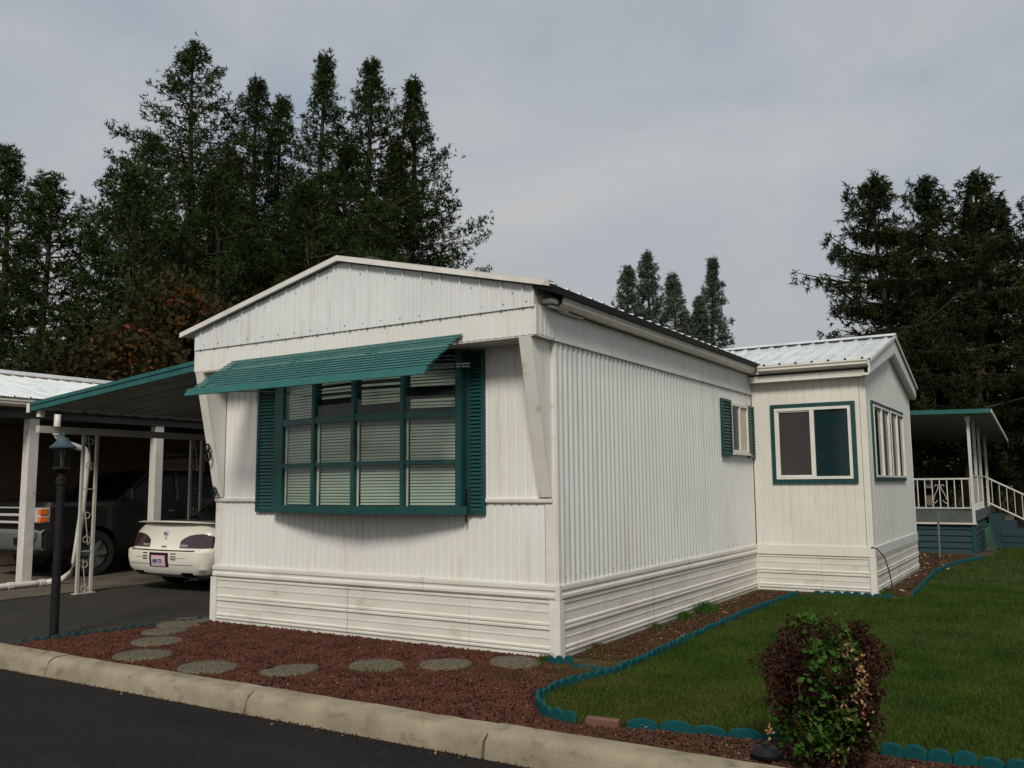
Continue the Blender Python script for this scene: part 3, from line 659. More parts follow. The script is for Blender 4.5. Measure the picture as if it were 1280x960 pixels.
# ------------------------------------------------------------------ front bed stones
sp = [(-3.40,-1.80,.28),(-3.92,-1.27,.27),(-4.40,-.82,.26),(-4.62,-.48,.25),(-4.78,-.16,.25),(-2.40,-1.88,.27),(-1.72,-1.60,.27),(-1.18,-1.10,.26),(-.70,-.76,.25),(-.20,-.40,.25)]
slab_ = ['round aggregate stepping stone nearest the kerb on the left, clear of the bed edge','round stepping stone second from the kerb in the left row towards the driveway','round stepping stone third in the left row, between driveway and red rock','worn stepping stone fourth in the left row, close to the home corner','farthest stepping stone of the left row, beside the home corner and driveway','stepping stone beside the kerb at the bend of the curved path','stepping stone with a small notch, right of the one at the bend','stepping stone with moss at its front, third from the home\'s right corner','stepping stone in red rock, second from the home\'s right corner','stepping stone against the skirting at the home\'s right corner']
for i,(x,y,rad) in enumerate(sp):
    rn = random.Random(i+40); n = 40; vs = []; tilt = rn.uniform(-.02,.02)
    prof = [(1,-.04),(1.0,.015),(.985,.032),(.95,.038),(.5,.040),(0.02,.040)]
    wob = [1+rn.uniform(-.012,.012)+ (-.13 if (i==6 and abs(k-20)<2) else 0) for k in range(n)]
    mb = MB()
    for (q,z) in prof:
        for k in range(n):
            a = 2*math.pi*k/n; rr2 = rad*q*(wob[k] if q > .9 else 1)
            vs.append((rr2*math.cos(a), rr2*math.sin(a), z+tilt*math.cos(a)*q+.006*rn.uniform(-.3,.3)))
    mb.add(vs, [(j*n+k, j*n+(k+1)%n, (j+1)*n+(k+1)%n, (j+1)*n+k) for j in range(5) for k in range(n)] + [tuple(range(5*n,6*n))])
    o = mb.build('stepping_stone', M['stone'], smooth=True, auto=50, label=slab_[i], cat='stepping stone', group='round stepping stones in the front bed'); o.location = (x,y,-.010); o.scale = (.93,.93,1)

# rocks ---------------------------------------------------------------
def inpoly(P, X, Y):
    ins = np.zeros(len(X), bool); n = len(P)
    for i in range(n):
        x0,y0 = P[i]; x1,y1 = P[(i+1)%n]
        if y0 == y1: continue
        c = ((Y >= min(y0,y1)) & (Y < max(y0,y1))) & (X < (x1-x0)*(Y-y0)/(y1-y0)+x0); ins ^= c
    return ins
OCT = np.array([[1,0,0],[-1,0,0],[0,1,0],[0,-1,0],[0,0,1],[0,0,-1]], float)
OF = np.array([[0,2,4],[2,1,4],[1,3,4],[3,0,4],[2,0,5],[1,2,5],[3,1,5],[0,3,5]])
def rocks(X, Y, s0, s1, flat=.75, z=0.0):
    n = len(X); s = RNG.uniform(s0, s1, n); V = OCT[None]*RNG.uniform(.6,1.3,(n,6,1)) + RNG.uniform(-.25,.25,(n,6,3))
    ang = RNG.uniform(0, 6.28, n); c, s_ = np.cos(ang)[:,None], np.sin(ang)[:,None]
    x = V[:,:,0]*c - V[:,:,1]*s_; y = V[:,:,0]*s_ + V[:,:,1]*c; V[:,:,0] = x; V[:,:,1] = y
    V = V*s[:,None,None]; V[:,:,2] *= flat
    V += np.stack([X, Y, np.full(n, z)+s*.35+RNG.uniform(0,.008,n)], 1)[:,None,:]
    F = (OF[None] + (np.arange(n)*6)[:,None,None]).reshape(-1,3); return V.reshape(-1,3), F
def scatter(poly, n, avoid=None):
    P = np.array(poly); X = RNG.uniform(P[:,0].min(), P[:,0].max(), n); Y = RNG.uniform(P[:,1].min(), P[:,1].max(), n); k = inpoly(poly, X, Y)
    X, Y = X[k], Y[k]
    if avoid:
        for (x,y,r_) in avoid:
            k = (X-x)**2+(Y-y)**2 > (r_*(.90+.05*np.sin(np.arctan2(Y-y,X-x)*3+x*7)))**2; X, Y = X[k], Y[k]
    return X, Y
bedA = [(-5.12,-2.17),(.3,-2.17),(1.6,-2.17),(1.2,-1.95),(.80,-1.78),(.52,-1.4),(.45,-1.0),(.2,-.5),(-.02,-.05),(-4.62,-.05),(-4.8,-.1),(-4.97,-1.2)]
X, Y = scatter(bedA, 46000, sp); V, F = rocks(X, Y, .007, .021)
raw('lava_rock_mulch', V, F, M['lava'], label='red lava rock mulch covering the front bed', cat='mulch', kind='stuff')
bedB = [(1.0,-2.17),(6.5,-2.17),(6.5,-1.42),(5,-1.46),(3.8,-1.52),(3.03,-1.58),(2.4,-1.6),(1.9,-1.69),(1.5,-1.78),(1.15,-1.88)]
X, Y = scatter(bedB, 22000); V, F = rocks(X, Y, .006, .018, .5)
raw('bark_mulch', V, F, M['bark'], label='dark red bark mulch between kerb and lawn edging', cat='mulch', kind='stuff')
bedC = [(.05,.1),(.62,.2),(.60,2),(.60,5.5),(1.1,5.8),(.1,5.95)]
bedD = [(1.72,6.1),(2.0,6.1),(1.98,11.4),(2.3,14),(1.2,14.4),(1.0,10.5),(1.72,10.4)]
Xa, Ya = scatter(bedC, 9000); Xb, Yb = scatter(bedD, 9000); V, F = rocks(np.r_[Xa,Xb], np.r_[Ya,Yb], .006, .022, .35)
raw('side_bed_chips', V, F, M['bark'], label='wood chips strewn on the bed along the side wall', cat='mulch', kind='stuff')
# litter
def leaves(cx, cy, cz, s, normals=None, tilt=1.0, asp=.55):
    """diamond leaf quads as 2 triangles"""
    n = len(cx); d = RNG.normal(size=(n,3)); d[:,2] *= tilt; d /= np.linalg.norm(d,axis=1)[:,None]
    e = RNG.normal(size=(n,3)); e[:,2] *= tilt; e -= d*(d*e).sum(1)[:,None]; e /= np.linalg.norm(e,axis=1)[:,None]
    c = np.stack([cx,cy,cz],1); s = np.asarray(s)[:,None] if np.ndim(s) else s
    nrm = np.cross(d,e)
    V = np.stack([c-d*s, c+e*s*asp+nrm*s*.12, c+d*s, c-e*s*asp+nrm*s*.12],1).reshape(-1,3)
    F = (np.array([[0,1,2],[0,2,3]])[None]+(np.arange(n)*4)[:,None,None]).reshape(-1,3); return V, F
X, Y = scatter([(-5,-2.15),(8,-2.15),(8,-1.7),(.6,-1.7),(0,-.1),(-4.6,-.1)], 240); V1,F1 = leaves(X, Y, np.full(len(X),.03), RNG.uniform(.008,.020,len(X)), tilt=.3)
X2 = RNG.uniform(-6,8,70); Y2 = -2.40-np.abs(RNG.normal(0,.06,70)); V2,F2 = leaves(X2, Y2, np.full(70,-.12), RNG.uniform(.006,.018,70), tilt=.25)
X3, Y3 = scatter([(.1,.2),(.6,.3),(.6,5.4),(.1,5.9)], 110); V3,F3 = leaves(X3, Y3, np.full(len(X3),.02), RNG.uniform(.01,.025,len(X3)), tilt=.3)
X4, Y4 = scatter([(1.7,6.2),(2,6.2),(2.2,14),(1.2,14)], 130); V4,F4 = leaves(X4, Y4, np.full(len(X4),.02), RNG.uniform(.02,.04,len(X4)), tilt=.3)
Vs=[V1,V2,V3,V4]; Fs=[F1,F2,F3,F4]; off=0; FF=[]
for v_,f_ in zip(Vs,Fs): FF.append(f_+off); off+=len(v_)
raw('leaf_litter', np.concatenate(Vs), np.concatenate(FF), M['litter'], label='scattered dry leaves on the beds and along the kerb', cat='leaves', kind='stuff')

Xg = RNG.uniform(-9,9,2600); Yg = -2.39-np.abs(RNG.normal(0,.05,2600)); V,F = rocks(Xg, Yg, .003, .009, .6, -.13); raw('kerb_grit', V, F, M['bark'], label='grit and bark crumbs lying on the road along the kerb', cat='grit', kind='stuff')
# grass ----------------------------------------------------------------
def grass(X, Y, h0, h1, w_, lean=.5, z=0.0):
    n = len(X); a = RNG.uniform(0,6.28,n); h = RNG.uniform(h0,h1,n); l = h*RNG.uniform(.1,lean,n); b = RNG.uniform(0,6.28,n)
    dx, dy = np.cos(a)*w_/2, np.sin(a)*w_/2; zz = np.full(n, z)
    m1 = np.stack([X-dx+np.cos(b)*l*.35, Y-dy+np.sin(b)*l*.35, zz+h*.6],1); m2 = np.stack([X+dx*.8+np.cos(b)*l*.35, Y+dy*.8+np.sin(b)*l*.35, zz+h*.6],1)
    V = np.stack([np.stack([X-dx,Y-dy,zz],1), np.stack([X+dx,Y+dy,zz],1), m2, m1, np.stack([X+np.cos(b)*l, Y+np.sin(b)*l, zz+h],1)],1).reshape(-1,3)
    T_ = [[0,1,2],[0,2,3],[3,2,4]] if w_ < .0085 else [[0,1,4]]
    F = (np.array(T_)[None]+(np.arange(n)*5)[:,None,None]).reshape(-1,3); return V, F
def near(n, ymin, ymax, xmin=.5, xmax=6.5):
    X = RNG.uniform(xmin,xmax,n); Y = RNG.uniform(ymin,ymax,n); k = inpoly(LAWN, X, Y); return X[k], Y[k]
Xn, Yn = near(130000,-1.9,2.2,.5,5.5); V1,F1 = grass(Xn,Yn,.02,.05,.005,.9)
Xm, Ym = near(85000,2.2,8,.5,7); V2,F2 = grass(Xm,Ym,.025,.055,.009,.9)
Xf, Yf = near(60000,8,26,2,11); V3,F3 = grass(Xf,Yf,.03,.06,.018,.9)
raw('lawn_grass', np.concatenate([V1,V2,V3]), np.concatenate([F1,F2+len(V1),F3+len(V1)+len(V2)]), M['grass'], label='short dark green lawn grass right of the home', cat='grass', kind='stuff')
X = RNG.normal(1.45,.75,40000); Y = RNG.normal(-1.1,.50,40000); k = inpoly(LAWN, X, Y) & (RNG.random(40000) < .25+.75*np.clip(.5+.5*np.sin(X*5+2*np.sin(Y*3))+.4*np.sin(Y*7),0,1)); X,Y = X[k],Y[k]
X5, Y5 = near(16000,-1.75,5,.6,5.5); V,F = grass(np.r_[X,X5],np.r_[Y,Y5],.012,.035,.005,1.3)
raw('dry_grass_patch', V, F, M['drygrass'], label='straw coloured dry grass patches near the lawn corner', cat='grass', kind='stuff')
Xw = np.concatenate([RNG.normal(cx0,sx,nn0) for cx0,sx,nn0 in ((-1.05,.14,260),(-.05,.3,500),(.35,.22,900),(-3.6,.35,240),(-2.2,.5,160),(1.0,.4,200))]); Yw = np.concatenate([RNG.normal(cy0,sy,nn0) for cy0,sy,nn0 in ((-1.3,.05,260),(-.85,.15,500),(-.55,.25,900),(-.75,.2,240),(-.35,.12,160),(-1.95,.08,200))])
V,F = grass(Xw,Yw,.012,.04,.005,1.2,.012); raw('bed_moss', V, F, M['drygrass'], label='thin mossy weeds coming up through the red rock bed', cat='weeds', kind='stuff')
X, Y = scatter([(.04,.2),(.7,-.3),(.64,5.4),(.04,5.9)], 5200); k = RNG.random(len(X)) < np.clip(.2+.8*np.sin(Y*2.3+X*4)**2, 0, 1); V,F = grass(X[k],Y[k],.01,.04,.006,1.3)
raw('sparse_weeds', V, F, M['drygrass'], label='thin straw weeds on the bed beside the side wall', cat='weeds', kind='stuff')
for i,(x,y,s,n,lb) in enumerate(((.18,3.35,.16,900,'bright green grass tuft against the side skirting, biggest of them'),(.14,2.75,.11,500,'low yellowish weed tuft by the side skirting'),(.12,1.95,.08,260,'thin dark weed at the skirting panel joint'),(.16,.45,.10,500,'brown weed clump near the front end of the side skirting'),(-.02,-.20,.09,260,'small weed sprig beside the stepping stone at the home corner'),(1.74,6.35,.10,380,'small weed tuft at the foot of the black cable'))):
    a = RNG.uniform(0,6.28,n); q = np.abs(RNG.normal(0,s*.55,n)); V,F = grass(np.cos(a)*q*.7, np.sin(a)*q*1.3, s*.25, s, .006, .8)
    o = raw('weed_tuft', V, F, M['greenleaf'] if i in (0,1) else M['drygrass'] if i in (3,) else M['grass'], label=lb, cat='weed', group='weeds along the skirting'); o.location = (x,y,0)

# lawn edging: scalloped blocks
def edging(name, pts, pitch, label, closed=False, h=.105, th=.028, zoff=-.026, hf=None, mt=None):
    e = empty(name, (*pts[0],0), label, 'edging'); P = [Vector(p) for p in pts]; segs = []; base = None
    prof = [(-.5,-.05)] + [(.5*math.cos(math.pi*(1-k/8)), h*.62 + h*.38*math.sin(math.pi*k/8)) for k in range(9)] + [(.5,-.05)]
    me = None; d = 0; i = 0; L_ = 0; rn = random.Random(len(pts))
    tot = [0]
    for a, b in zip(P, P[1:]): tot.append(tot[-1]+(b-a).length)
    def at(s):
        s = min(max(s,0), tot[-1])
        for j in range(len(P)-1):
            if s <= tot[j+1]: t = (s-tot[j])/max(1e-6, tot[j+1]-tot[j]); return P[j].lerp(P[j+1], t)
        return P[-1]
    n = int(tot[-1]/pitch)
    mb0 = MB().prism([(q*pitch*.985, -th/2, z) for q,z in prof], (0,th,0))
    proto = mb0.build('edging_block', mt or M['tealedge'], e, bevel=.004); me = proto.data
    for k in range(n):
        a, b = at(k*pitch), at((k+1)*pitch); c = (a+b)/2; ang = math.atan2(b.y-a.y, b.x-a.x)
        o = proto if k == 0 else proto.copy()
        if k: COL.objects.link(o)
        o.location = (c.x+rn.uniform(-.004,.004), c.y+rn.uniform(-.004,.004), zoff+rn.uniform(-.010,.006)); o.rotation_euler = (rn.uniform(-.08,.08), rn.uniform(-.04,.04), ang+rn.uniform(-.05,.05))
    return e
edging('lawn_edging', [(.72,5.55),(.64,3.46),(.69,1.46),(.72,.3),(.72,-.35),(.62,-.8),(.57,-1.15),(.64,-1.5),(.86,-1.76),(1.18,-1.84)], .11, 'teal scalloped lawn edging curving from the side room to the front corner of the lawn')
edging('lawn_edging', [(1.46,-1.74),(1.9,-1.66),(2.4,-1.57),(2.75,-1.55)], .21, 'teal scalloped edging between lawn and bark bed, from the brick to the bush', zoff=-.038)
edging('lawn_edging', [(2.95,-1.56),(3.4,-1.53),(3.8,-1.50),(5,-1.44),(7,-1.4)], .125, 'teal round-topped edging right of the bush')
edging('lawn_edging', [(2.12,5.95),(2.08,7),(2.0,9.5),(2.1,11.4),(2.5,13.4)], .14, 'teal edging along the lawn beyond the side room')
edging('lawn_edging', [(.85,5.85),(1.2,5.88),(1.9,5.9)], .13, 'low teal edging in front of the side room skirting', zoff=-.05)
edging('broken_edging', [(.0,-.24),(.12,-.16),(.24,-.14)], .08, 'broken blue green edging pieces at the home\'s right corner', zoff=-.03)
bx('edging_strip', (0,-.02,0), (.34,.02,.035), M['tealedge'], label='flat blue green strip lying in the grass right of the corner', cat='edging').location = (.30,-.28,.0)
edging('bed_edging', [(-5.1,-2.0),(-4.95,-1.2),(-4.82,-.3),(-4.72,.05)], .1, 'dark green edging between driveway and red rock bed', zoff=-.05, mt=M['dteal'])
br = MB().box((-.11,-.03,-.02),(.11,.03,.055)).build('brick', M['brick'], bevel=.004, label='red brick filling the gap in the teal edging', cat='brick'); br.location = (1.32,-1.81,.0); br.rotation_euler = (0,0,.12)

# ------------------------------------------------------------------ carport over the driveway
CP = empty('carport', (-6.7,3,0), 'lean-to carport with teal roof edge and ivory scrollwork posts over the cream car', 'carport')
cz = lambda x: 2.74 + (x+8.75)*(3.10-2.74)/(8.75-4.65)
CY0, CY1 = .10, 8.6
cr_ = part_empty('roof', CP)
npan = 13; pw = (CY1-CY0-.06)/npan
for i in range(npan):   # roof pans run from the house down to the post line
    y = CY0+.05+i*pw; mb = MB(); vs = []
    pr = [(0,0),(.02,.035),(.05,.035),(.07,0),(pw*.35,0),(pw*.4,.02),(pw*.5,.02),(pw*.55,0),(pw-.002,0)]
    mb.sweep([(p,q) for p,q in pr], (-8.75,y,cz(-8.75)), (4.10,0,cz(-4.65)-cz(-8.75)), (0,1,0), (0,0,1))
    mb.sweep([(p,q+.012) for p,q in pr], (-8.75,y,cz(-8.75)), (4.10,0,cz(-4.65)-cz(-8.75)), (0,1,0), (0,0,1))
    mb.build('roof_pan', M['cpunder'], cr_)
def slopebar(x0, x1, y, d, z0, z1, m, name):
    return MB().prism([(x0,y,cz(x0)+z0),(x1,y,cz(x1)+z0),(x1,y,cz(x1)+z1),(x0,y,cz(x0)+z1)], (0,d,0)).build(name, m, CP)
slopebar(-8.80,-4.63,CY0-.035,.07,-.05,.025,M['teald'],'roof_edge'); slopebar(-8.80,-4.63,CY0-.05,.05,.027,.075,M['teald'],'roof_edge_lip')
slopebar(-8.80,-4.63,CY1,.05,-.04,.07,M['under'],'roof_edge')  # back edge coloured dark for the shade under the roof
bx('side_gutter', (-8.86,CY0-.04,2.67), (-8.77,CY1,2.79), M['under'], CP); bx('gutter_end', (-8.865,CY0-.052,2.665), (-8.79,CY0-.042,2.80), M['gutter'], CP)  # side gutter coloured dark for the shade inside the carport
bx('outlet', (-8.72,CY0+.02,2.60), (-8.64,CY0+.10,2.70), M['gutter'], CP)
bx('beam', (-8.72,.12,2.37), (-8.62,CY1-.1,2.47), M['dullpost'], CP)
for k in range(8): bx('joist', (-8.70,.6+k*1.1,2.472), (-4.66,.64+k*1.1,2.66+0), M['under'], CP) if False else None
def scroll_post(x, y0, y1, z0, z1, parent):
    p = part_empty('scroll_post', parent)
    for y in (y0, y1): bx('tube', (x-.02,y-.02,z0), (x+.02,y+.02,z1), M['dullpost'], p)
    bx('foot_plate', (x-.06,y0-.05,z0), (x+.06,y1+.05,z0+.012), M['dullpost'], p)
    ym = (y0+y1)/2; hw = (y1-y0)/2-.02
    for zc in (z0+.25, z0+.98, z0+2.1):
        pts = []
        for k in range(36):
            t = k/35; 
            if t < .38: a = math.pi*(.2+2.2*t/.38); r_ = hw*(.35+.65*t/.38); pts.append((x, ym - r_*math.cos(a)*.9, zc+.19+r_*math.sin(a)*.9))
            elif t > .62: s_ = (1-t)/.38; a = math.pi*(.2+2.2*s_); r_ = hw*(.35+.65*s_); pts.append((x, ym + r_*math.cos(a)*.9, zc-.19-r_*math.sin(a)*.9))
        MB().tube(pts, .007, 5).build('scroll', M['dullpost'], p)
    for zc in (z0+.62, z0+1.55): bx('tie', (x-.01,y0+.02,zc), (x+.01,y1-.02,zc+.015), M['dullpost'], p)
scroll_post(-8.67, .84, 1.06, -.01, 2.37, CP); scroll_post(-8.67, 2.80, 3.02, -.01, 2.37, CP); scroll_post(-8.67, 5.6, 5.82, -.01, 2.37, CP)

# ------------------------------------------------------------------ neighbouring carport and home
NC = empty('neighbour_carport', (-12.3,4,0), 'white ribbed-metal carport roof on square white posts over the pewter pickup', 'carport')
nz_ = lambda x: 3.02 + (-10.15-x)*.20
nr_ = part_empty('roof', NC)
n_p = 9
for i in range(n_p):
    y = .15+i*1.3
    mb = MB(); pr = rib_prof(1.299, .26, .022, .02, .004)
    for o_ in (0,-.02):
        mb.sweep([(p,q+o_) for p,q in pr], (-10.1,y,nz_(-10.1)), (-4.9,0,.98), (0,1,0), (0,0,1))
    mb.build('roof_sheet', M['roofm'], nr_)
MB().prism([(-15.0,.1,nz_(-15)+.0),(-14.7,.1,nz_(-14.7)+.03),(-14.7,.1,nz_(-14.7)+.05),(-15,.1,nz_(-15)+.09),(-15.3,.1,nz_(-15)+.05)], (0,11.8,0)).build('ridge_cap', M['roofm'], NC)
bx('fascia', (-10.17,.15,2.86), (-10.12,1.7,2.985), M['trim'], NC)
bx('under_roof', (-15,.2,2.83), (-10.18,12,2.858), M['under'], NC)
gutter('gutter', (-10.118,.15,2.87), (0,1.6,0), (1,0,0), NC)
bx('beam', (-10.45,.3,2.70), (-10.25,12,2.828), M['under'], NC)  # beam coloured dark for the shadow under the carport roofs
for y in (.98,3.35,5.8,8.2): bx('post', (-10.43,y-.085,-.004), (-10.26,y+.085,2.70), M['post'], NC, bevel=.008)
dp = part_empty('downspout', NC)
MB().tube([(-10.08,1.25,2.87),(-10.08,1.25,2.55),(-10.09,1.26,2.44),(-10.11,1.34,2.35),(-10.13,1.55,2.28),(-10.13,1.78,2.22),(-10.13,1.84,2.1),(-10.14,1.80,1.2),(-10.16,1.72,.34),(-10.16,1.66,.16),(-10.17,1.5,.06),(-10.17,1.2,.04)], .052, 10).build('pipe', M['post'], dp, smooth=True)
MB().tube([(-10.17,1.25,.045),(-10.17,1.0,.05),(-10.17,-.2,.045),(-10.2,-1.9,.045)], .05, 10).build('pipe', M['post'], dp, smooth=True)
for y in (1.22,.72): MB().tube([(-10.17,y,.047),(-10.17,y-.09,.047)], .062, 10).build('coupling', M['post'], dp)
for z in (2.50,2.44): MB().tube([(-10.08,1.25,z),(-10.08,1.25,z+.03)], .06, 10).build('coupling', M['post'], dp)

NH = empty('neighbour_home', (-16.7,4,0), 'brown lap-sided home in the shade behind the pickup', 'mobile home')
bx('wall_core', (-18.8,-2,0), (-14.56,13,3.9), M['dark'], NH)
for k in range(14):
    z = .02+k*.28; MB().prism([(-14.56,-2.02,z),(-14.50,-2.02,z),(-14.535,-2.02,z+.279),(-14.56,-2.02,z+.279)], (0,15,0)).build('siding_board', M['brown'], NH)
bx('window', (-14.53,6.4,1.3), (-14.47,7.8,2.4), M['dglass'], NH)
SH = empty('shed', (-7.5,12.4,0), 'dark shed closing the far end of the driveway', 'shed')
bx('wall', (-14.4,12.2,0), (-4.7,12.25,2.6), M['brown'], SH); bx('roof', (-14.45,12.1,2.6), (-4.65,14.5,2.7), M['under'], SH)
for k in range(9): bx('siding_board', (-14.4,12.17,.02+k*.285), (-4.7,12.199,.02+k*.285+.27), M['brown'], SH)

# ------------------------------------------------------------------ cars
def prr(hw, y0, y1, rc, bow=0, n=6):
    """plan ring, counter-clockwise, rear y0 bowed"""
    pts = []
    def corner(cx, cy, a0):
        for k in range(n+1):
            a = a0 + (math.pi/2)*k/n; pts.append((cx+rc*math.cos(a), cy+rc*math.sin(a)))
    corner(-hw+rc, y0+rc, math.pi); 
    for k in range(1, 10): 
        x = -hw+rc + (2*hw-2*rc)*k/10; pts.append((x, y0))
    corner(hw-rc, y0+rc, 1.5*math.pi)
    for k in range(1, 6): pts.append((hw, y0+rc+(y1-y0-2*rc)*k/6))
    corner(hw-rc, y1-rc, 0)
    for k in range(1, 10): pts.append((hw-rc-(2*hw-2*rc)*k/10, y1))
    corner(-hw+rc, y1-rc, math.pi/2)
    for k in range(1, 6): pts.append((-hw, y1-rc-(y1-y0-2*rc)*k/6))
    ym = (y0+y1)/2
    return [(x, y + (bow*(x/hw)**2 if y < ym else -bow*(x/hw)**2)) for x,y in pts]
def ringloft(levels, cx, capb=True, capt=True):
    mb = MB(); vs = []; m = None
    for (z, hw, y0, y1, rc, bow) in levels:
        p = prr(hw, y0, y1, rc, bow); m = len(p); vs += [(cx+x, y, z) for x,y in p]
    k = len(levels)
    fs = [(j*m+i, j*m+(i+1)%m, (j+1)*m+(i+1)%m, (j+1)*m+i) for j in range(k-1) for i in range(m)]
    if capb: fs.append(tuple(range(m-1,-1,-1)))
    if capt: fs.append(tuple(range((k-1)*m, k*m)))
    return mb.add(vs, fs)
def cut(o, centers, rad, hwid):
    """wheel arches cut out with a temporary cylinder"""
    tmp = []
    for (x,y,z) in centers:
        mb = MB(); n = 28; vs = []
        for s in (-hwid, hwid):
            for k in range(n): a = 2*math.pi*k/n; vs.append((x+s, y+rad*math.cos(a), z+rad*math.sin(a)))
        mb.add(vs, [tuple(range(n-1,-1,-1)), tuple(range(n,2*n))]+[(k,(k+1)%n,(k+1)%n+n,k+n) for k in range(n)])
        c = mb.build('cutter', M['cartrim']); tmp.append(c)
        md = o.modifiers.new('b', 'BOOLEAN'); md.object = c; md.operation = 'DIFFERENCE'; md.solver = 'EXACT'
    dg = bpy.context.evaluated_depsgraph_get(); dg.update()
    me = bpy.data.meshes.new_from_object(o.evaluated_get(dg)); o.modifiers.clear(); o.data = me
    for c in tmp: bpy.data.objects.remove(c)
    me.polygons.foreach_set('use_smooth', [True]*len(me.polygons)); me.set_sharp_from_angle(angle=R(28))
def wheel(name, x, y, rad, wd, parent, side):
    w_ = part_empty(name, parent); mb = MB(); n = 28; pr = [(rad*.66,-wd/2),(rad*.94,-wd/2),(rad,-wd*.35),(rad,wd*.35),(rad*.94,wd/2),(rad*.66,wd/2)]; vs = []
    for (q,s) in pr:
        for k in range(n): a = 2*math.pi*k/n; vs.append((x+s, y+q*math.cos(a), rad+q*math.sin(a)))
    mb.add(vs, [(j*n+k, j*n+(k+1)%n, (j+1)*n+(k+1)%n, (j+1)*n+k) for j in range(5) for k in range(n)]); mb.build('tyre', M['tyre'], w_)
    mb = MB(); xo = x+side*wd*.38
    mb.tube([(x-side*wd*.3,y,rad),(xo-side*.03,y,rad)], rad*.67, 24)
    for k in range(6):
        a = math.pi*k/3; d = Vector((0,math.cos(a),math.sin(a))); e = Vector((0,-math.sin(a),math.cos(a)))*.035; c = Vector((xo-side*.02,y,rad))
        mb.prism([c+d*.03-e, c+d*rad*.62-e, c+d*rad*.62+e, c+d*.03+e], (side*.025,0,0))
    mb.tube([(xo-side*.02,y,rad),(xo+side*.02,y,rad)], .055, 12); mb.build('rim', M['steel'], w_)
cx = -7.82
CAR = empty('parked_car', (cx,4,0), 'cream sedan parked tail-out under the teal-edged carport', 'car')
body = ringloft([(.20,0.778,1.80,6.25,.25,.08),(.26,0.886,1.68,6.3,.19,.08),(.34,0.934,1.625,6.35,.19,.08),(.48,0.956,1.60,6.38,.19,.08),(.595,0.961,1.60,6.36,.19,.08),(.625,0.950,1.625,6.3,.19,.08),(.632,0.937,1.69,6.2,.19,.08),(.75,0.937,1.715,6.1,.19,.08),(.88,0.923,1.755,6.0,.19,.08),(.965,0.886,1.80,5.8,.25,.07),(1.005,0.832,1.86,5.3,.22,.06),(1.03,0.756,2.0,4.9,.2,.05)], cx).build('body', M['carpaint'], CAR)
cut(body, [(cx+.8,2.55,.33),(cx-.8,2.55,.33),(cx+.8,5.35,.33),(cx-.8,5.35,.33)], .37, .2)
for x,s in ((cx+.78,1),(cx-.78,-1)):
    for y in (2.55,5.35): wheel('wheel', x, y, .33, .2, CAR, s)
def greenhouse(lo, hi, z0, z1, name, m, parent, cxx):
    g1 = ringloft([(z0,*lo),(z1,*hi)], cxx, False, False); return g1.build(name, m, parent, smooth=True, auto=40)
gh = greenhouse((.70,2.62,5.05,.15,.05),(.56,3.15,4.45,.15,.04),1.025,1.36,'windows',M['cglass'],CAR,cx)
ringloft([(1.355,.575,3.12,4.48,.15,.04),(1.385,.54,3.2,4.4,.15,.04),(1.40,.44,3.35,4.2,.15,.03)], cx).build('roof', M['carpaint'], CAR, smooth=True, auto=50)
for s in (-1,1):
    MB().tube([(cx+s*.69,2.68,1.02),(cx+s*.565,3.18,1.365)], .014, 6).build('pillar', M['cartrim'], CAR)
    MB().tube([(cx+s*.69,5.0,1.02),(cx+s*.565,4.42,1.365)], .025, 6).build('pillar', M['cartrim'], CAR)
    MB().tube([(cx+s*.70,3.85,1.02),(cx+s*.575,3.8,1.365)], .02, 6).build('pillar', M['cartrim'], CAR)
# rear details follow the bowed rear face
def ry(x, z):   # rear face y at x (relative), z
    lv = [(.20,1.80),(.26,1.68),(.34,1.625),(.48,1.60),(.595,1.60),(.625,1.625),(.632,1.69),(.75,1.715),(.88,1.755),(.965,1.80),(1.005,1.86)]
    y = lv[0][1]
    for (za,ya),(zb,yb) in zip(lv, lv[1:]):
        if za <= z <= zb: y = ya+(yb-ya)*(z-za)/(zb-za)
    hw = .94; rc = .19; a = abs(x); y += .08*(x/hw)**2
    if a > hw-rc: y += rc - math.sqrt(max(0, rc*rc-min(rc,(a-(hw-rc)))**2))
    return y
def rear_patch(name, poly, m, proud=.008, nx_=10, nz__=5, parent=CAR):
    """poly: function u,v -> (x,z) for u,v in 0..1"""
    mb = MB(); V0 = []; V1 = []
    for j in range(nz__+1):
        for i in range(nx_+1):
            x,z = poly(i/nx_, j/nz__); V0.append((cx+x, ry(x,z)-proud, z)); V1.append((cx+x, ry(x,z)+.02, z))
    w1 = nx_+1; N = len(V0)
    fs = [(j*w1+i, j*w1+i+1, (j+1)*w1+i+1, (j+1)*w1+i) for j in range(nz__) for i in range(nx_)]
    edge = [i for i in range(w1)] + [(j+1)*w1-1 for j in range(1,nz__+1)] + [nz__*w1+i for i in range(nx_-1,-1,-1)] + [j*w1 for j in range(nz__-1,0,-1)]
    fs += [(edge[k], edge[(k+1)%len(edge)], edge[(k+1)%len(edge)]+N, edge[k]+N) for k in range(len(edge))]
    mb.add(V0+V1, fs); return mb.build(name, m, parent, smooth=True, auto=35)
def light_poly(s):
    def P(u, v):
        xi, xo = .36, .915
        if v > .5: xi = .36 + .16*((v-.5)/.5)**1.6
        x = xi + (xo-xi)*u
        top = .865 - .05*max(0,(u-.55)/.45)**2 - .03*(1-u)**3
        z = .655 + (top-.655)*v
        return s*x, z
    return P
for s in (-1,1):
    tl = rear_patch('tail_light', light_poly(s), M['taill'], .012)
    rear_patch('reverse_light', lambda u,v,s=s: (s*(.36+.17*u), .67+.035*v), M['rev'], .015, 4, 1, tl)
rear_patch('bumper_seam', lambda u,v: ((u-.5)*1.83, .606+.016*v), M['cartrim'], .004, 20, 1)
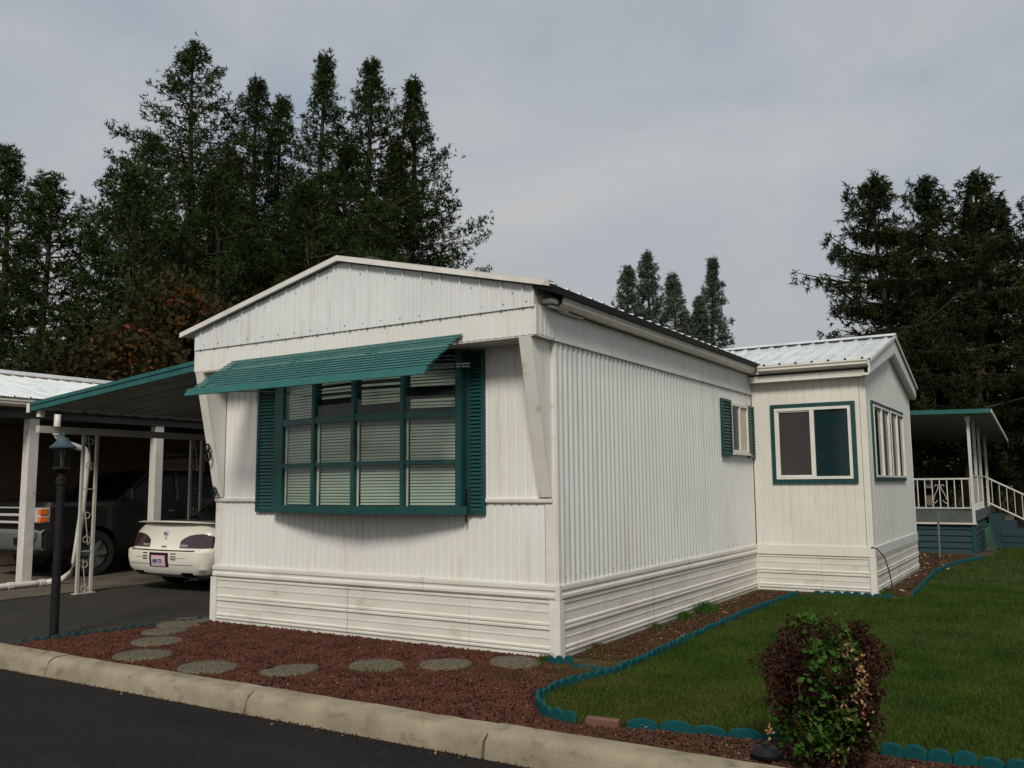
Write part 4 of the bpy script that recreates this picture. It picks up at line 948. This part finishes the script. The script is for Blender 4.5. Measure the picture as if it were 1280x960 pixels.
rear_patch('bumper_crease', lambda u,v: ((u-.5)*1.83, .50+.006*v), M['cartrim'], .001, 20, 1)
rear_patch('bumper_crease', lambda u,v: ((u-.5)*1.83, .40+.008*v), M['cartrim'], .001, 20, 1)
for s in (-1,1):
    for k in range(3): rear_patch('bumper_vent', lambda u,v,s=s,k=k: (s*.33+(u-.5)*.11, .575-.042*k-.013*v), M['cartrim'], .006, 3, 1)
    rear_patch('exhaust_notch', lambda u,v,s=s: (s*.56+(u-.5)*.22, .215+.075*v), M['cartrim'], .02, 4, 2)
rear_patch('plate_recess', lambda u,v: ((u-.5)*.44, .365+.215*v), M['cartrim'], .003, 6, 2)
pl = rear_patch('license_plate', lambda u,v: ((u-.5)*.32, .375+.165*v), M['plateframe'], .014, 4, 2)
rear_patch('plate_face', lambda u,v: ((u-.5)*.285, .392+.13*v), M['plate'], .018, 4, 2, pl)
text_mesh('plate_text', 'ABM CTX', .085, Matrix.Translation((cx,1.598-.021,.453)) @ Matrix.Rotation(R(90),4,'X') @ Matrix.Scale(.62,4,(1,0,0)), M['blue'], pl)
rear_patch('key_lock', lambda u,v: ((u-.5)*.016, .775+.025*v), M['cartrim'], .008, 1, 1)
rear_patch('badge', lambda u,v: ((u-.5)*.11, .655+.02*v), M['steel'], .008, 2, 1)
rear_patch('sticker', lambda u,v: (-.02+(u-.5)*.10+.015*v, .815+.085*v), M['plate'], .006, 2, 2)
text_mesh('sticker_print', 'PSU', .066, Matrix.Translation((cx-.012,1.745-.022,.857)) @ Matrix.Rotation(R(102),4,'X') @ Matrix.Scale(.68,4,(1,0,0)), M['blue'], CAR)
for s in (-1,1): MB().tube([(cx+s*.52,1.88,.998),(cx+s*.60,1.81,.90),(cx+s*.62,1.79,.87)], .004, 4).build('trunk_seam', M['cartrim'], CAR)
# trunk-lid spoiler
mb = MB(); vs = []
for k in range(21):
    u = k/20*2-1; x = u*.92; y = 1.72+.16*u*u; z = 1.035-.02*u*u; t = .018*(1-abs(u)**6*.7)
    vs += [(cx+x,y,z-t*.2),(cx+x,y+.01,z+t),(cx+x,y+.24,z-.002),(cx+x,y+.22,z-.03)]
mb.add(vs, [(k*4+a, k*4+(a+1)%4, (k+1)*4+(a+1)%4, (k+1)*4+a) for k in range(20) for a in range(4)]+[(3,2,1,0),(80,81,82,83)]); mb.build('spoiler', M['carpaint'], CAR, smooth=True, auto=40)

# pickup
tx = -11.95; TR = empty('pickup_truck', (tx,4.5,0), 'dark pewter full-size pickup with amber-cornered headlights under the neighbouring carport', 'pickup truck')
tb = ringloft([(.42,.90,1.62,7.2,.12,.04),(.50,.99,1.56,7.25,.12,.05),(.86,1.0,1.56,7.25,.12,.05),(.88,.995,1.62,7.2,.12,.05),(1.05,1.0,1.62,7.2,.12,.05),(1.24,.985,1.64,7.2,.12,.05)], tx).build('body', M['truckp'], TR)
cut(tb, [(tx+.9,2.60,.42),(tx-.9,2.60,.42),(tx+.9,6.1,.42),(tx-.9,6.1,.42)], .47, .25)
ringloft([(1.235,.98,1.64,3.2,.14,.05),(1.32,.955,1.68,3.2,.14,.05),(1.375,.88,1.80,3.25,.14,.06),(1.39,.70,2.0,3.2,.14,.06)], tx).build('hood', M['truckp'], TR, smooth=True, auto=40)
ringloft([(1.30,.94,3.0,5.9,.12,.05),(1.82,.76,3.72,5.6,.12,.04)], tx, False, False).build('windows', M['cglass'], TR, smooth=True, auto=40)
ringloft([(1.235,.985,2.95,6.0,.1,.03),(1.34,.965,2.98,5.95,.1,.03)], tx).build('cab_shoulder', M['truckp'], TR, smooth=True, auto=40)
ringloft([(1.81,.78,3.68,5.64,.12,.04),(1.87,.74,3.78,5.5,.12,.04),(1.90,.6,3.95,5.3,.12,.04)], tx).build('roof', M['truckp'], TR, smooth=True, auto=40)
for s in (-1,1):
    MB().tube([(tx+s*.94,3.02,1.30),(tx+s*.77,3.74,1.83)], .04, 6).build('pillar', M['truckp'], TR)
    MB().tube([(tx+s*.945,4.35,1.30),(tx+s*.775,4.4,1.83)], .035, 6).build('pillar', M['truckp'], TR)
    MB().tube([(tx+s*.94,5.85,1.30),(tx+s*.77,5.58,1.83)], .05, 6).build('pillar', M['truckp'], TR)
    bx('mirror', (tx+s*1.0-(.0 if s>0 else .2),3.15,1.33), (tx+s*1.0+(.2 if s>0 else 0),3.25,1.55), M['truckp'], TR, bevel=.02)
    x0, x1 = tx+s*.56, tx+s*.98; xa_, xb_ = min(x0,x1), max(x0,x1)
    hl = bx('headlight', (xa_,1.555,.97), (xb_,1.75,1.235), M['lens'], TR, bevel=.02)
    for z in (1.03,1.15): MB().tube([((tx+s*.72),1.56,z),((tx+s*.72),1.535,z)], .05, 14).build('lamp', M['chrome'], hl)
    for z in (.98,1.11): bx('indicator', (tx+s*.95-(.03 if s>0 else .045),1.548,z), (tx+s*.95+(.045 if s>0 else .03),1.70,z+.105), M['amber'], hl, bevel=.012)
    bx('fog_light', (tx+s*.78-.07,1.53,.60), (tx+s*.78+.07,1.56,.72), M['cartrim'], TR)
    bx('door_handle', (tx+s*.995-.01,4.1,1.10), (tx+s*.995+.01,4.25,1.13), M['chrome'], TR)
bx('grille', (tx-.56,1.575,.93), (tx+.56,1.65,1.24), M['cartrim'], TR)
for z in (1.22,1.085,.955): bx('grille_bar', (tx-.57,1.545,z), (tx+.57,1.58,z+(.045 if z<1.1 else .025)), M['lens'], TR, bevel=.008)  # pale lens finish paints in the brightness of reflecting chrome
bmp = MB(); vs = []
for (z,y) in ((.50,1.54),(.56,1.49),(.80,1.48),(.86,1.53)):
    for k in range(17): u = k/16*2-1; vs.append((tx+u*.99, y+.12*abs(u)**3, z))
bmp.add(vs, [(j*17+i, j*17+i+1, (j+1)*17+i+1, (j+1)*17+i) for j in range(3) for i in range(16)]); bmp.build('bumper', M['steel'], TR, smooth=True, auto=40)
for s in (-1,1):
    bx('bumper_vent', (tx+s*.45-.09,1.472,.60), (tx+s*.45+.09,1.50,.72), M['cartrim'], TR); bx('bumper_corner', (tx+s*.80-.08,1.53,.70), (tx+s*.80+.10,1.56,.82), M['steel'], TR)
    for y in (2.60,6.1): wheel('wheel', tx+s*.86, y, .40, .26, TR, s)

# ------------------------------------------------------------------ lamp post
LP = empty('lamp_post', (-5.27,-1.54,0), 'black post lantern with weathered green cap standing at the driveway edge', 'lamp post')
mb = MB(); n = 14; vs = []; rn = random.Random(3)
for j in range(22):
    z = -.02+j*1.70/21
    for k in range(n):
        a = 2*math.pi*k/n; r_ = .046*(1-.12*j/21)+rn.uniform(-.003,.003); vs.append((-5.27+r_*math.cos(a), -1.54+r_*math.sin(a), z))
mb.add(vs, [(j*n+k, j*n+(k+1)%n, (j+1)*n+(k+1)%n, (j+1)*n+k) for j in range(21) for k in range(n)]+[tuple(range(21*n,22*n))]); mb.build('post', M['black'], LP, smooth=True)
lc = (-5.27,-1.54,0)
MB().lathe(lc, [(.055,1.60),(.055,1.66),(.035,1.68),(.035,1.72),(.075,1.755),(.096,1.765),(.096,1.785),(.085,1.79)], 12).build('collar', M['black'], LP, smooth=True, auto=35)
lt = part_empty('lantern', LP)
MB().lathe(lc, [(.072,1.79),(.088,1.985)], 6).build('lantern_glass', glassmat('lantern_glass', (.35,.38,.36), .25), lt)
fr = MB()
for k in range(6):
    a = 2*math.pi*(k+.5)/6; fr.tube([(lc[0]+.075*math.cos(a),lc[1]+.075*math.sin(a),1.785),(lc[0]+.091*math.cos(a),lc[1]+.091*math.sin(a),1.99)], .008, 4)
fr.build('frame_bars', M['black'], lt); MB().lathe(lc, [(.018,1.78),(.018,1.90),(.03,1.91),(.025,1.97)], 8).build('bulb', M['plate'], lt)
MB().lathe(lc, [(.10,1.985),(.134,1.99),(.137,2.005),(.085,2.05),(.07,2.075),(.055,2.10),(.022,2.11),(.014,2.125),(.022,2.135),(.012,2.15),(.003,2.165)], 12).build('lantern_cap', M['lampgreen'], lt, smooth=True, auto=25)

# ------------------------------------------------------------------ covered porch far right
PO = empty('covered_porch', (1.2,17,0), 'raised porch with teal skirt, white railing and green-edged flat roof beyond the side room', 'porch')
PX1, PY0, PY1, PZ_ = 2.28, 14.5, 19.4, .92
bx('floor', (.02,PY0,PZ_-.24), (PX1,PY1,PZ_), M['decking'], PO); bx('floor_edge', (.02,PY0-.03,PZ_-.29), (PX1+.03,PY0+.02,PZ_-.25), M['rail'], PO)
sk = part_empty('skirt', PO)
for k in range(5):
    z = -.03+k*.135
    MB().prism([(.02,PY0+.06,z),(.02,PY0+.03,z+.012),(.02,PY0+.05,z+.128),(.02,PY0+.06,z+.134)], (PX1-.04,0,0)).build('skirt_board', M['dteal'], sk)
    MB().prism([(PX1-.06,PY0+.06,z),(PX1-.02,PY0+.06,z+.012),(PX1-.04,PY0+.06,z+.128),(PX1-.06,PY0+.06,z+.134)], (0,PY1-PY0-.1,0)).build('skirt_board', M['dteal'], sk)
bx('skirt_corner', (PX1-.08,PY0+.015,-.03), (PX1,PY0+.07,.66), M['teal'], PO)
rl = part_empty('railing', PO)
bx('top_rail', (.02,PY0+.0,1.60), (PX1-.02,PY0+.04,1.635), M['rail'], rl); bx('bottom_rail', (.02,PY0+.0,.97), (PX1-.02,PY0+.04,.995), M['rail'], rl)
for k in range(15):
    x = .14+k*.148
    bx('baluster', (x-.010,PY0+.01,.995), (x+.010,PY0+.03,1.60), M['rail'], rl)
for s in (-1,1):
    pts = [(1.62+s*(.02+.10*abs(math.sin(t*2.2))), PY0-.005, 1.08+t*.15) for t in [i*.2 for i in range(0,15)]]
    pts = [(1.62+s*.05,PY0-.01,1.15)]+[(1.62+s*(.11+.04*math.cos(a)),PY0-.01,1.13+.05*math.sin(a)) for a in [i*.6-1.5 for i in range(6)]]+[(1.62+s*.12,PY0-.01,1.22),(1.62+s*.03,PY0-.01,1.42)]+[(1.62+s*(.06+.03*math.cos(a)),PY0-.01,1.46+.03*math.sin(a)) for a in [3.1-i*.7 for i in range(6)]]
    MB().tube(pts, .007, 5).build('scroll', M['rail'], rl)
for y in (PY0+.02,15.85,17.2,19.2): bx('post', (PX1-.05,y-.03,PZ_-.28 if y < 15 else PZ_), (PX1+.01,y+.03,2.98-.02*(y-14.5)), M['rail'], PO)
bx('post_cap', (PX1-.08,PY0-.03,2.88), (PX1+.03,PY0+.07,2.97), M['rail'], PO)
bx('knee_panel', (PX1-.035,PY0+.08,1.10), (PX1-.015,17.15,1.66), M['panelw'], PO)
bx('panel_rail', (PX1-.04,PY0+.08,1.663), (PX1-.0,19.2,1.69), M['rail'], PO)
for k in range(14): bx('baluster', (PX1-.035,PY0+.25+k*.19,PZ_), (PX1-.015,PY0+.27+k*.19,1.10), M['rail'], rl)
zt = lambda y: 3.07-.055*(y-14.3)
MB().prism([(.02,14.2,3.10),(2.72,14.2,3.06),(2.72,20.3,2.62),(.02,20.3,2.7)], (0,0,.03)).build('roof_panel', M['cpunder'], PO)
MB().prism([(.02,14.17,3.06),(2.74,14.17,3.01),(2.74,14.17,3.10),(.02,14.17,3.15)], (0,.04,0)).build('roof_edge', M['teald'], PO)
MB().prism([(2.725,14.2,3.01),(2.725,20.35,2.60),(2.725,20.35,2.68),(2.725,14.2,3.09)], (.03,0,0)).build('roof_edge', M['rail'], PO)
st = part_empty('stairs', PO)
for k in range(4): bx('step', (PX1+.03+k*.29,18.0,-.04), (PX1+.319+k*.29,19.3,PZ_-.185*(k+1)), M['dteal'], st)
sr = part_empty('stair_rail', PO)
for dz_ in (0,-.62): MB().tube([(PX1+.02,18.0,1.66+dz_),(PX1+1.5,18.0,.86+dz_)], .022, 6).build('hand_rail', M['rail'], sr)
for k in range(9): bx('baluster', (PX1+.14+k*.16,17.99,1.66-.62-.54*(.14+k*.16)), (PX1+.155+k*.16,18.01,1.66-.54*(.14+k*.16)), M['rail'], sr)
tag(MB().tube([(1.68,13.2,-.1),(1.70,13.2,.94)], .022, 8).build('metal_stake', M['steel']), 'thin grey metal pipe standing in front of the porch skirt', 'pipe')
hr = empty('garden_rack', (2.5,16.6,0), 'green plastic garden rack leaning at the porch corner', 'garden rack')
for k in range(6): MB().tube([(2.36+.01*k,15.9+k*.10,.55),(2.40+.03*k,15.8+k*.12,.0)], .012, 5).build('rod', M['hosegreen'], hr)
MB().tube([(2.36,15.85,.55),(2.40,16.5,.55)], .03, 6).build('top_bar', M['hosegreen'], hr)
wb = empty('board_stack', (1.7,24.5,0), 'stack of pale boards seen through the porch railing', 'board stack')
for k in range(5): bx('board', (1.2,23.6,.62+k*.09), (2.1-.02*k,24.4,.70+k*.09), M['woodbox'], wb)
bx('stand', (1.3,23.7,-.05), (2.0,24.3,.619), M['dteal'], wb)
TW = empty('timber_border', (3.3,17,0), 'stacked dark teal timbers beside the porch stairs', 'timbers')
for k,(x0,x1,z) in enumerate(((2.5,4.6,.0),(2.6,4.4,.14),(2.6,3.3,.28))): bx('timber', (x0,16.9,z-.03), (x1,17.1,z+.105), M['dteal'], TW, bevel=.015)
gl_l = empty('garden_light', (2.42,-1.98,0), 'small black round garden light on the bark beside the bush', 'garden light')
MB().lathe((2.42,-1.98,0), [(.05,-.02),(.05,.02),(.085,.025),(.09,.045),(.06,.075),(.02,.085)], 14).build('shade', M['black'], gl_l, smooth=True, auto=30)
MB().lathe((2.42,-1.98,0), [(.02,.08),(.025,.095),(.01,.105)], 8).build('knob', M['black'], gl_l)

# ------------------------------------------------------------------ vegetation
def tufts(P, size, k, out_dir=None, wid=.24, up=.35):
    """spiky needle tufts: k thin triangles at each point"""
    n = len(P); D = RNG.normal(size=(n,k,3)); D[:,:,2] += up
    if out_dir is not None: D += out_dir[:,None,:]*.9
    D /= np.linalg.norm(D,axis=2)[:,:,None]; s = (size if np.ndim(size) else np.full(n,size))[:,None,None]*RNG.uniform(.6,1.25,(n,k,1))
    S = np.cross(D, RNG.normal(size=(n,k,3))); S /= np.linalg.norm(S,axis=2)[:,:,None]
    c = P[:,None,:]; V = np.stack([c+D*s*.08-S*s*wid*.5, c+D*s*.08+S*s*wid*.5, c+D*s],2).reshape(-1,3)
    return V, np.arange(len(V)).reshape(-1,3)
def pine(name, x, y, h, rb, label, seed, mt, lo=.12, dens=1.0, kind='pine', z0=0., lean=(0,0), shape=None, group=None, cat='pine tree', tsize=.40, side=0, offx=0, nb=None, kk=7):
    """conifer: trunk, limbs with side shoots, needle tufts along the outer parts"""
    rn = np.random.default_rng(seed); e = empty(name, (x,y,z0), label, cat, group)
    def tr(t): return np.array([x+lean[0]*t+.12*math.sin(t*7+seed), y+lean[1]*t+.12*math.cos(t*5+seed), z0+t*h])
    tk = MB(); tk.tube([tr(i/9) for i in range(10)], (h*.018+.06)*(.72 if kind == 'spruce' and seed != 209 else 1), 7, r1=.03)
    pts = []; dirs = []; sz = []; br = MB()
    nb = nb or int(h*(8.5 if kind == 'pine' else 8.0*dens/2.2))
    shape = shape or (lambda t: (1-t)**.75*min(1,.55+t*2.2))
    for b in range(nb):
        t = lo + (1-lo)*((b+rn.uniform(0,1))/nb)**.9; wz = (.55 if kind == 'pine' else .78)/h; t = (round(t/wz)*wz if t < .86 else t)+rn.normal()*.003
        if t > .992: continue
        az = b*2.399+rn.uniform(-.5,.5); clump = (.92 if kind == 'pine' else .86)+.22*math.sin(az*2+seed+t*9)+.14*math.sin(t*31+seed); clump *= 1 if kind == 'pine' else (1.3 if b%7 == 0 else rn.uniform(.65,1.05))*(1+.16*math.sin(round(t/wz)*2.7+seed))
        ln = max(.25, rb*shape(t)*rn.uniform(.62,1.12)*clump)
        p0 = tr(t); hd = np.array([math.cos(az), math.sin(az), 0])
        if kind == 'pine': rise0, curl = (-.12+.42*t+.22*max(0,t-.85)/.15), .16
        else: rise0, curl = (-.34+.46*t+.3*max(0,t-.85)/.15), .36
        m = max(3, int(ln/.30)); prev = p0; lp = [p0]
        for i in range(1, m+1):
            s = i/m; z = p0[2] + ln*(rise0*s + curl*(s*s-.45*s)); q = np.array([p0[0]+hd[0]*ln*s, p0[1]+hd[1]*ln*s, z]) + rn.normal(size=3)*.05
            lp.append(q)
            if s > (.30 if kind == 'pine' else .15):
                nn = rn.poisson(7.2*(.5+s)*dens if kind == 'pine' else 22*(1.25-.75*s))
                for _ in range(nn):
                    lat = np.array([-hd[1],hd[0],0])*rn.normal()*((.16+ln*.085*(1.25-s)) if kind == 'pine' else (.07+.24*ln*(1.02-s)*.55)); 
                    dz_ = rn.normal()*.10+.10 if kind == 'pine' else -.17*abs(rn.normal())-.35*abs(np.dot(lat,lat))**.5*.6
                    pts.append(q+lat+np.array([0,0,dz_])+rn.normal(size=3)*(.10 if kind == 'pine' else .05)); dirs.append(hd*.7 if kind == 'pine' else hd*.7+np.array([0,0,-.95])); sz.append(tsize*rn.uniform(.7,1.2))
            prev = q
        if b % 2 == 0: br.tube([tuple(lp[0]), tuple(lp[len(lp)//2]), tuple(lp[-1])], .035+.012*ln, 3, cap=False, r1=.01)
    for i in range(14): pts.append(tr(1-.006*i)+rn.normal(size=3)*.04); dirs.append(np.array([0,0,1.])); sz.append(tsize*.8)
    tk.v += []; tko = tk.build('trunk', M['trunk'], e, smooth=True)
    br.build('limbs', M['trunk'], e)['kind'] = 'stuff'
    V, F = tufts(np.array(pts), np.array(sz), kk, np.array(dirs)); cr2 = raw('crown', V, F, mt, e)
    return e
def polar(px, d):    # point on the ground at horizontal distance d along the view through photo column px
    a = yaw - math.atan((px-640)/FPX); return 3.94 - d*math.sin(a), -7.11 + d*math.cos(a)
GP = 'pines standing behind the carports'
cone = lambda t: min(.60,(1-t)**.86*1.04)
full_ = lambda t: (1-t**2.2)**.9*min(1,.6+t)*.95+.03
pl_ = [ # px, dist, height, crown radius, lo, shape, label
 (228,45,23.6,9.8,.2,cone,'tallest dark pine left of the home, its top highest in the picture'),
 (312,46,22.6,6.8,.2,cone,'slim pine between the tallest one and the thin-topped one'),
 (342,49,23.2,6.4,.2,cone,'narrow pine just right of the slim one, its top a little lower'),
 (395,45,23.8,4.2,.14,lambda t:(1-t)**1.0*.95+.08,'pine with a sparse thin top in the middle of the row'),
 (455,46,24.3,8.8,.2,cone,'dense pine with a broad pointed crown right of the thin-topped one'),
 (512,47,23.9,9.0,.2,lambda t:min(.60,(1-t)**.98),'rightmost tall pine, its lower limbs reaching out over the home roof'),
 (150,38,14.6,4.8,.18,full_,'wide lower pine filling the space left of the tallest one'),
 (262,39,15.0,4.6,.2,full_,'bushy dark pine in front of the tallest one'),
 (380,41,15.5,4.6,.2,full_,'bushy pine low behind the gable peak'),
 (470,43,15.5,4.2,.2,full_,'bushy pine low behind the right half of the gable'),
 (178,50,20.6,8.5,.25,cone,'pine filling the gap behind the left shoulder of the tallest one'),
 (272,52,20.8,7.5,.25,cone,'pine standing behind, between the tallest and the slim one'),
 (425,52,22.0,7.5,.25,cone,'pine standing behind, between the thin-topped and the dense pointed one'),
 (488,53,22.6,7.5,.25,cone,'pine standing behind the rightmost tall one'),
 (42,40,14.3,6.8,.2,cone,'pine near the left edge with sky gaps beside its trunk'),
 (-12,42,15.8,6.0,.2,cone,'pine cut by the left edge of the picture'),
]
for i,(px,d,h,rb,lo,shp,lb) in enumerate(pl_):
    x,y = polar(px,d); pine('pine_tree', x, y, h, rb, lb, 11+i*7, M['pine'] if i%3 else M['pinel'], lo, 1.0 if h > 17 else 1.1, shape=shp, group=GP, tsize=.225)
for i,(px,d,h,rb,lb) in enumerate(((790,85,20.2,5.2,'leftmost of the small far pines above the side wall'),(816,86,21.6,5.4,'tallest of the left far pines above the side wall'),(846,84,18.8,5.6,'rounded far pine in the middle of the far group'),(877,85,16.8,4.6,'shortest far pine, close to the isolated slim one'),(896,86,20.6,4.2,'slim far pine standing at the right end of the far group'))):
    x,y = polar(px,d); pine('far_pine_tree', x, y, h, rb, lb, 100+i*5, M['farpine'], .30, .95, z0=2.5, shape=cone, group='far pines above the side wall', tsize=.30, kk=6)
sp_sh = lambda t: (1-t)**.74*min(1,.8+t)
for i,(px,d,h,rb,ln_,lb) in enumerate(((1125,29.5,11.3,6.2,(-.3,0),'large dark spruce left of the pair at the right, drooping limbs reaching left'),(1168,31,11.5,5.4,(.1,0),'spruce with a fine pointed tip between the two large ones'),(1205,29,10.8,5.4,(.9,.2),'spruce with a bent top leaning to the right'),(1262,30,10.1,6.0,(0,0),'dark spruce by the right edge'),(1150,34,10.6,5.8,(0,0),'spruce standing behind, filling the gap between the two left ones'),(1232,35,11.6,5.8,(0,0),'spruce standing behind, between the bent one and the one by the right edge'),(1330,31,10.8,6.2,(0,0),'spruce mostly cut off by the right edge'))):
    x,y = polar(px,d); pine('spruce_tree', x, y, h, rb, lb, 200+i*9, M['spruce'], .36 if i == 0 else .20, 2.2, kind='spruce', shape=sp_sh, group='dark spruces behind the porch', cat='spruce tree', lean=ln_, tsize=.165)
# orange-berried rowans
def broad(name, x, y, z0, h, rad, n, mt, label, cat, group=None, seed=0, extra=None, s=(.07,.13), clumps=26, flat=1.0):
    rn = np.random.default_rng(seed); e = empty(name, (x,y,z0), label, cat, group)
    tk = MB(); tk.tube([(x,y,z0-.1),(x+.1,y,z0+h*.35),(x,y+.1,z0+h*.6)], .12, 7, r1=.05)
    cc = []; 
    for k in range(clumps):
        a = rn.uniform(0,6.28); u = rn.uniform(-.9,1); q = math.sqrt(1-u*u)*rad*rn.uniform(.4,1); c = (x+q*math.cos(a), y+q*math.sin(a), z0+h*.6+u*h*.38*flat); cc.append(c)
        tk.tube([(x,y,z0+h*.3), c], .035, 4, r1=.01)
    tk.build('trunk', M['trunk'], e)
    cc = np.array(cc); idx = rn.integers(0,clumps,n); P = cc[idx] + rn.normal(size=(n,3))*rad*.20
    V,F = leaves(P[:,0],P[:,1],P[:,2], rn.uniform(*s,n)); raw('crown', V, F, mt, e)
    if extra:
        m_, ne, se = extra; idx = rn.integers(0,clumps,ne); d = rn.normal(size=(ne,3)); d /= np.linalg.norm(d,axis=1)[:,None]; P = cc[idx%max(3,clumps//2)] + d*rad*.26
        V,F = leaves(P[:,0],P[:,1],P[:,2], rn.uniform(*se,ne)); raw('berries', V, F, m_, e)
    return e
for i,(px,d,h,lb) in enumerate(((215,27,7.3,'rowan with orange foliage in front of the pines, behind the carport roof'),(150,26,5.9,'smaller orange-tinged rowan left of the taller one'),(290,29,7.6,'sparser orange rowan just left of the gable'))):
    x,y = polar(px,d); broad('rowan_tree', x, y, 0, h, 2.1, 9000, M['rowan'], lb, 'rowan tree', 'rowans behind the carport', 300+i, (M['berry'], 1500, (.05,.10)))
# hedges and woods that close the view
for i,(px,d,h,rad,lb) in enumerate(((20,33,4.5,3.2,'dark hedge bush at the far left behind the carports'),(95,34,5,3.4,'dark hedge bush left of the rowans'),(330,34,5,3.2,'dark hedge bush behind the home roof'))):
    x,y = polar(px,d); broad('hedge_bush', x, y, 0, h, rad, 8000, M['hedge'], lb, 'bush', 'hedge bushes behind the carports', 330+i, None, (.12,.2), 30)
n = 30000; cx_ = RNG.uniform(-170,110,900); cy_ = RNG.uniform(92,125,900); ch = RNG.uniform(4.0,6.6,900); id_ = RNG.integers(0,900,n); u = RNG.uniform(0,1,n); a = RNG.uniform(0,6.28,n); q = 1.9*(1-u)**.6*RNG.uniform(.5,1.05,n)
P = np.stack([cx_[id_]+q*np.cos(a), cy_[id_]+q*np.sin(a), 6.0+u*ch[id_]],1)
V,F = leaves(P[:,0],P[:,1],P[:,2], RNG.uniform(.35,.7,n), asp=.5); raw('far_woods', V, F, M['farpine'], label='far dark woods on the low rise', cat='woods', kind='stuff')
n = 26000; X = RNG.uniform(-12,26,n); Y = 37+RNG.uniform(0,3.5,n); H = 1.5+.9*np.sin(X*.9)+.6*np.sin(X*2.3+1); Zc = RNG.uniform(0,1,n)*np.maximum(.3,H)
V,F = leaves(X,Y,Zc, RNG.uniform(.06,.16,n)); raw('brush', V, F, M['rowan'], label='brown brush along the edge of the field beyond the porch', cat='brush', kind='stuff')

# barberry bush at the kerb
BS = empty('barberry_bush', (2.76,-1.93,0), 'purple barberry bush with green shoots and dry tan leaves, growing by the kerb', 'bush')
bc = np.array([2.76,-1.93,0]); sm = MB(); rn = np.random.default_rng(5); tips = []
for k in range(46):
    a = rn.uniform(0,6.28); q = rn.uniform(.05,.30); z = rn.uniform(.45,.80)-.2*max(0,q-.22); tip = bc+np.array([q*math.cos(a)*.9,q*math.sin(a)*.9,z]); tips.append(tip)
    sm.tube([tuple(bc+np.array([.05*math.cos(a),.05*math.sin(a),-.02])), tuple(bc+np.array([q*.75*math.cos(a),q*.75*math.sin(a),z*.5])), tuple(tip)], .006, 4, r1=.0025)
sm.build('stems', M['trunk'], BS)['kind'] = 'stuff'
def bushpts(n, f_):
    P = []
    while len(P) < n:
        a = rn.uniform(0,6.28); u = rn.uniform(0,1); z = .06+.70*u; rad = .262*(.62+.62*min(1,u*1.5))*(1-.45*max(0,u-.75)/.25); q = rad*math.sqrt(rn.uniform(.25,1))
        lump = 1+.16*math.sin(a*3+z*9)+.13*math.sin(a*7-z*15)+.08*math.sin(a*13+z*31); q *= lump
        p = bc+np.array([q*math.cos(a),q*math.sin(a),z+.03*math.sin(a*5)])
        if f_(p): P.append(p)
    return np.array(P)
cdir = np.array([3.94,-7.11,0])-bc; cdir /= np.linalg.norm(cdir); rdir = np.array([-cdir[1],cdir[0],0])   # a fixed compass direction of the bush's green side
green = lambda p: (abs((p-bc)@rdir + .03 - .12*math.sin(p[2]*7)) < .07 or (p[2] < .30 and (p-bc)@rdir > -.08 )) and (p-bc)@cdir > .04
P = bushpts(24000, lambda p: (not green(p)) or rn.random() < .55); V,F = leaves(P[:,0],P[:,1],P[:,2], rn.uniform(.007,.015,len(P)), asp=.6); raw('purple_foliage', V, F, M['barberry'], BS)
gc = bushpts(64, lambda p: abs((p-bc)@rdir - .01 + .05*math.sin(p[2]*9)) < (.10 if p[2] > .35 else .2) and (p-bc)@cdir > .02 and (p[2] > .12))
P = np.concatenate([g_ + rn.normal(size=(int(rn.integers(25,75)),3))*np.array([.035,.035,.045]) for g_ in gc])
V,F = leaves(P[:,0],P[:,1],P[:,2], rn.uniform(.010,.027,len(P)), asp=.62); raw('green_shoots', V, F, M['greenleaf'], BS)
tn = []
for (sx,z,sp_,nn) in ((.10,.66,.035,70),(.17,.56,.04,70),(.16,.44,.05,60),(.08,.40,.04,35),(-.30,.25,.03,18),(.02,.14,.05,25)):
    for _ in range(nn): tn.append(bc+rdir*(sx+rn.normal()*sp_*.5)+cdir*(.27+rn.normal()*.03)+np.array([0,0,z+rn.normal()*sp_*1.2]))
tn = np.array(tn); V,F = leaves(tn[:,0],tn[:,1],tn[:,2], rn.uniform(.007,.016,len(tn)), asp=.6); raw('dry_leaves', V, F, M['tan'], BS)
# a few long shoots sticking out of the top
sh = MB()
for k in range(26):
    a = rn.uniform(0,6.28); q = rn.uniform(.02,.30); sh.tube([tuple(bc+np.array([q*.8*math.cos(a),q*.8*math.sin(a),.6])), tuple(bc+np.array([q*math.cos(a)*1.1,q*math.sin(a)*1.1,rn.uniform(.72,.88)]))], .003, 3, r1=.001)
sh.build('shoots', M['barberry'], BS)
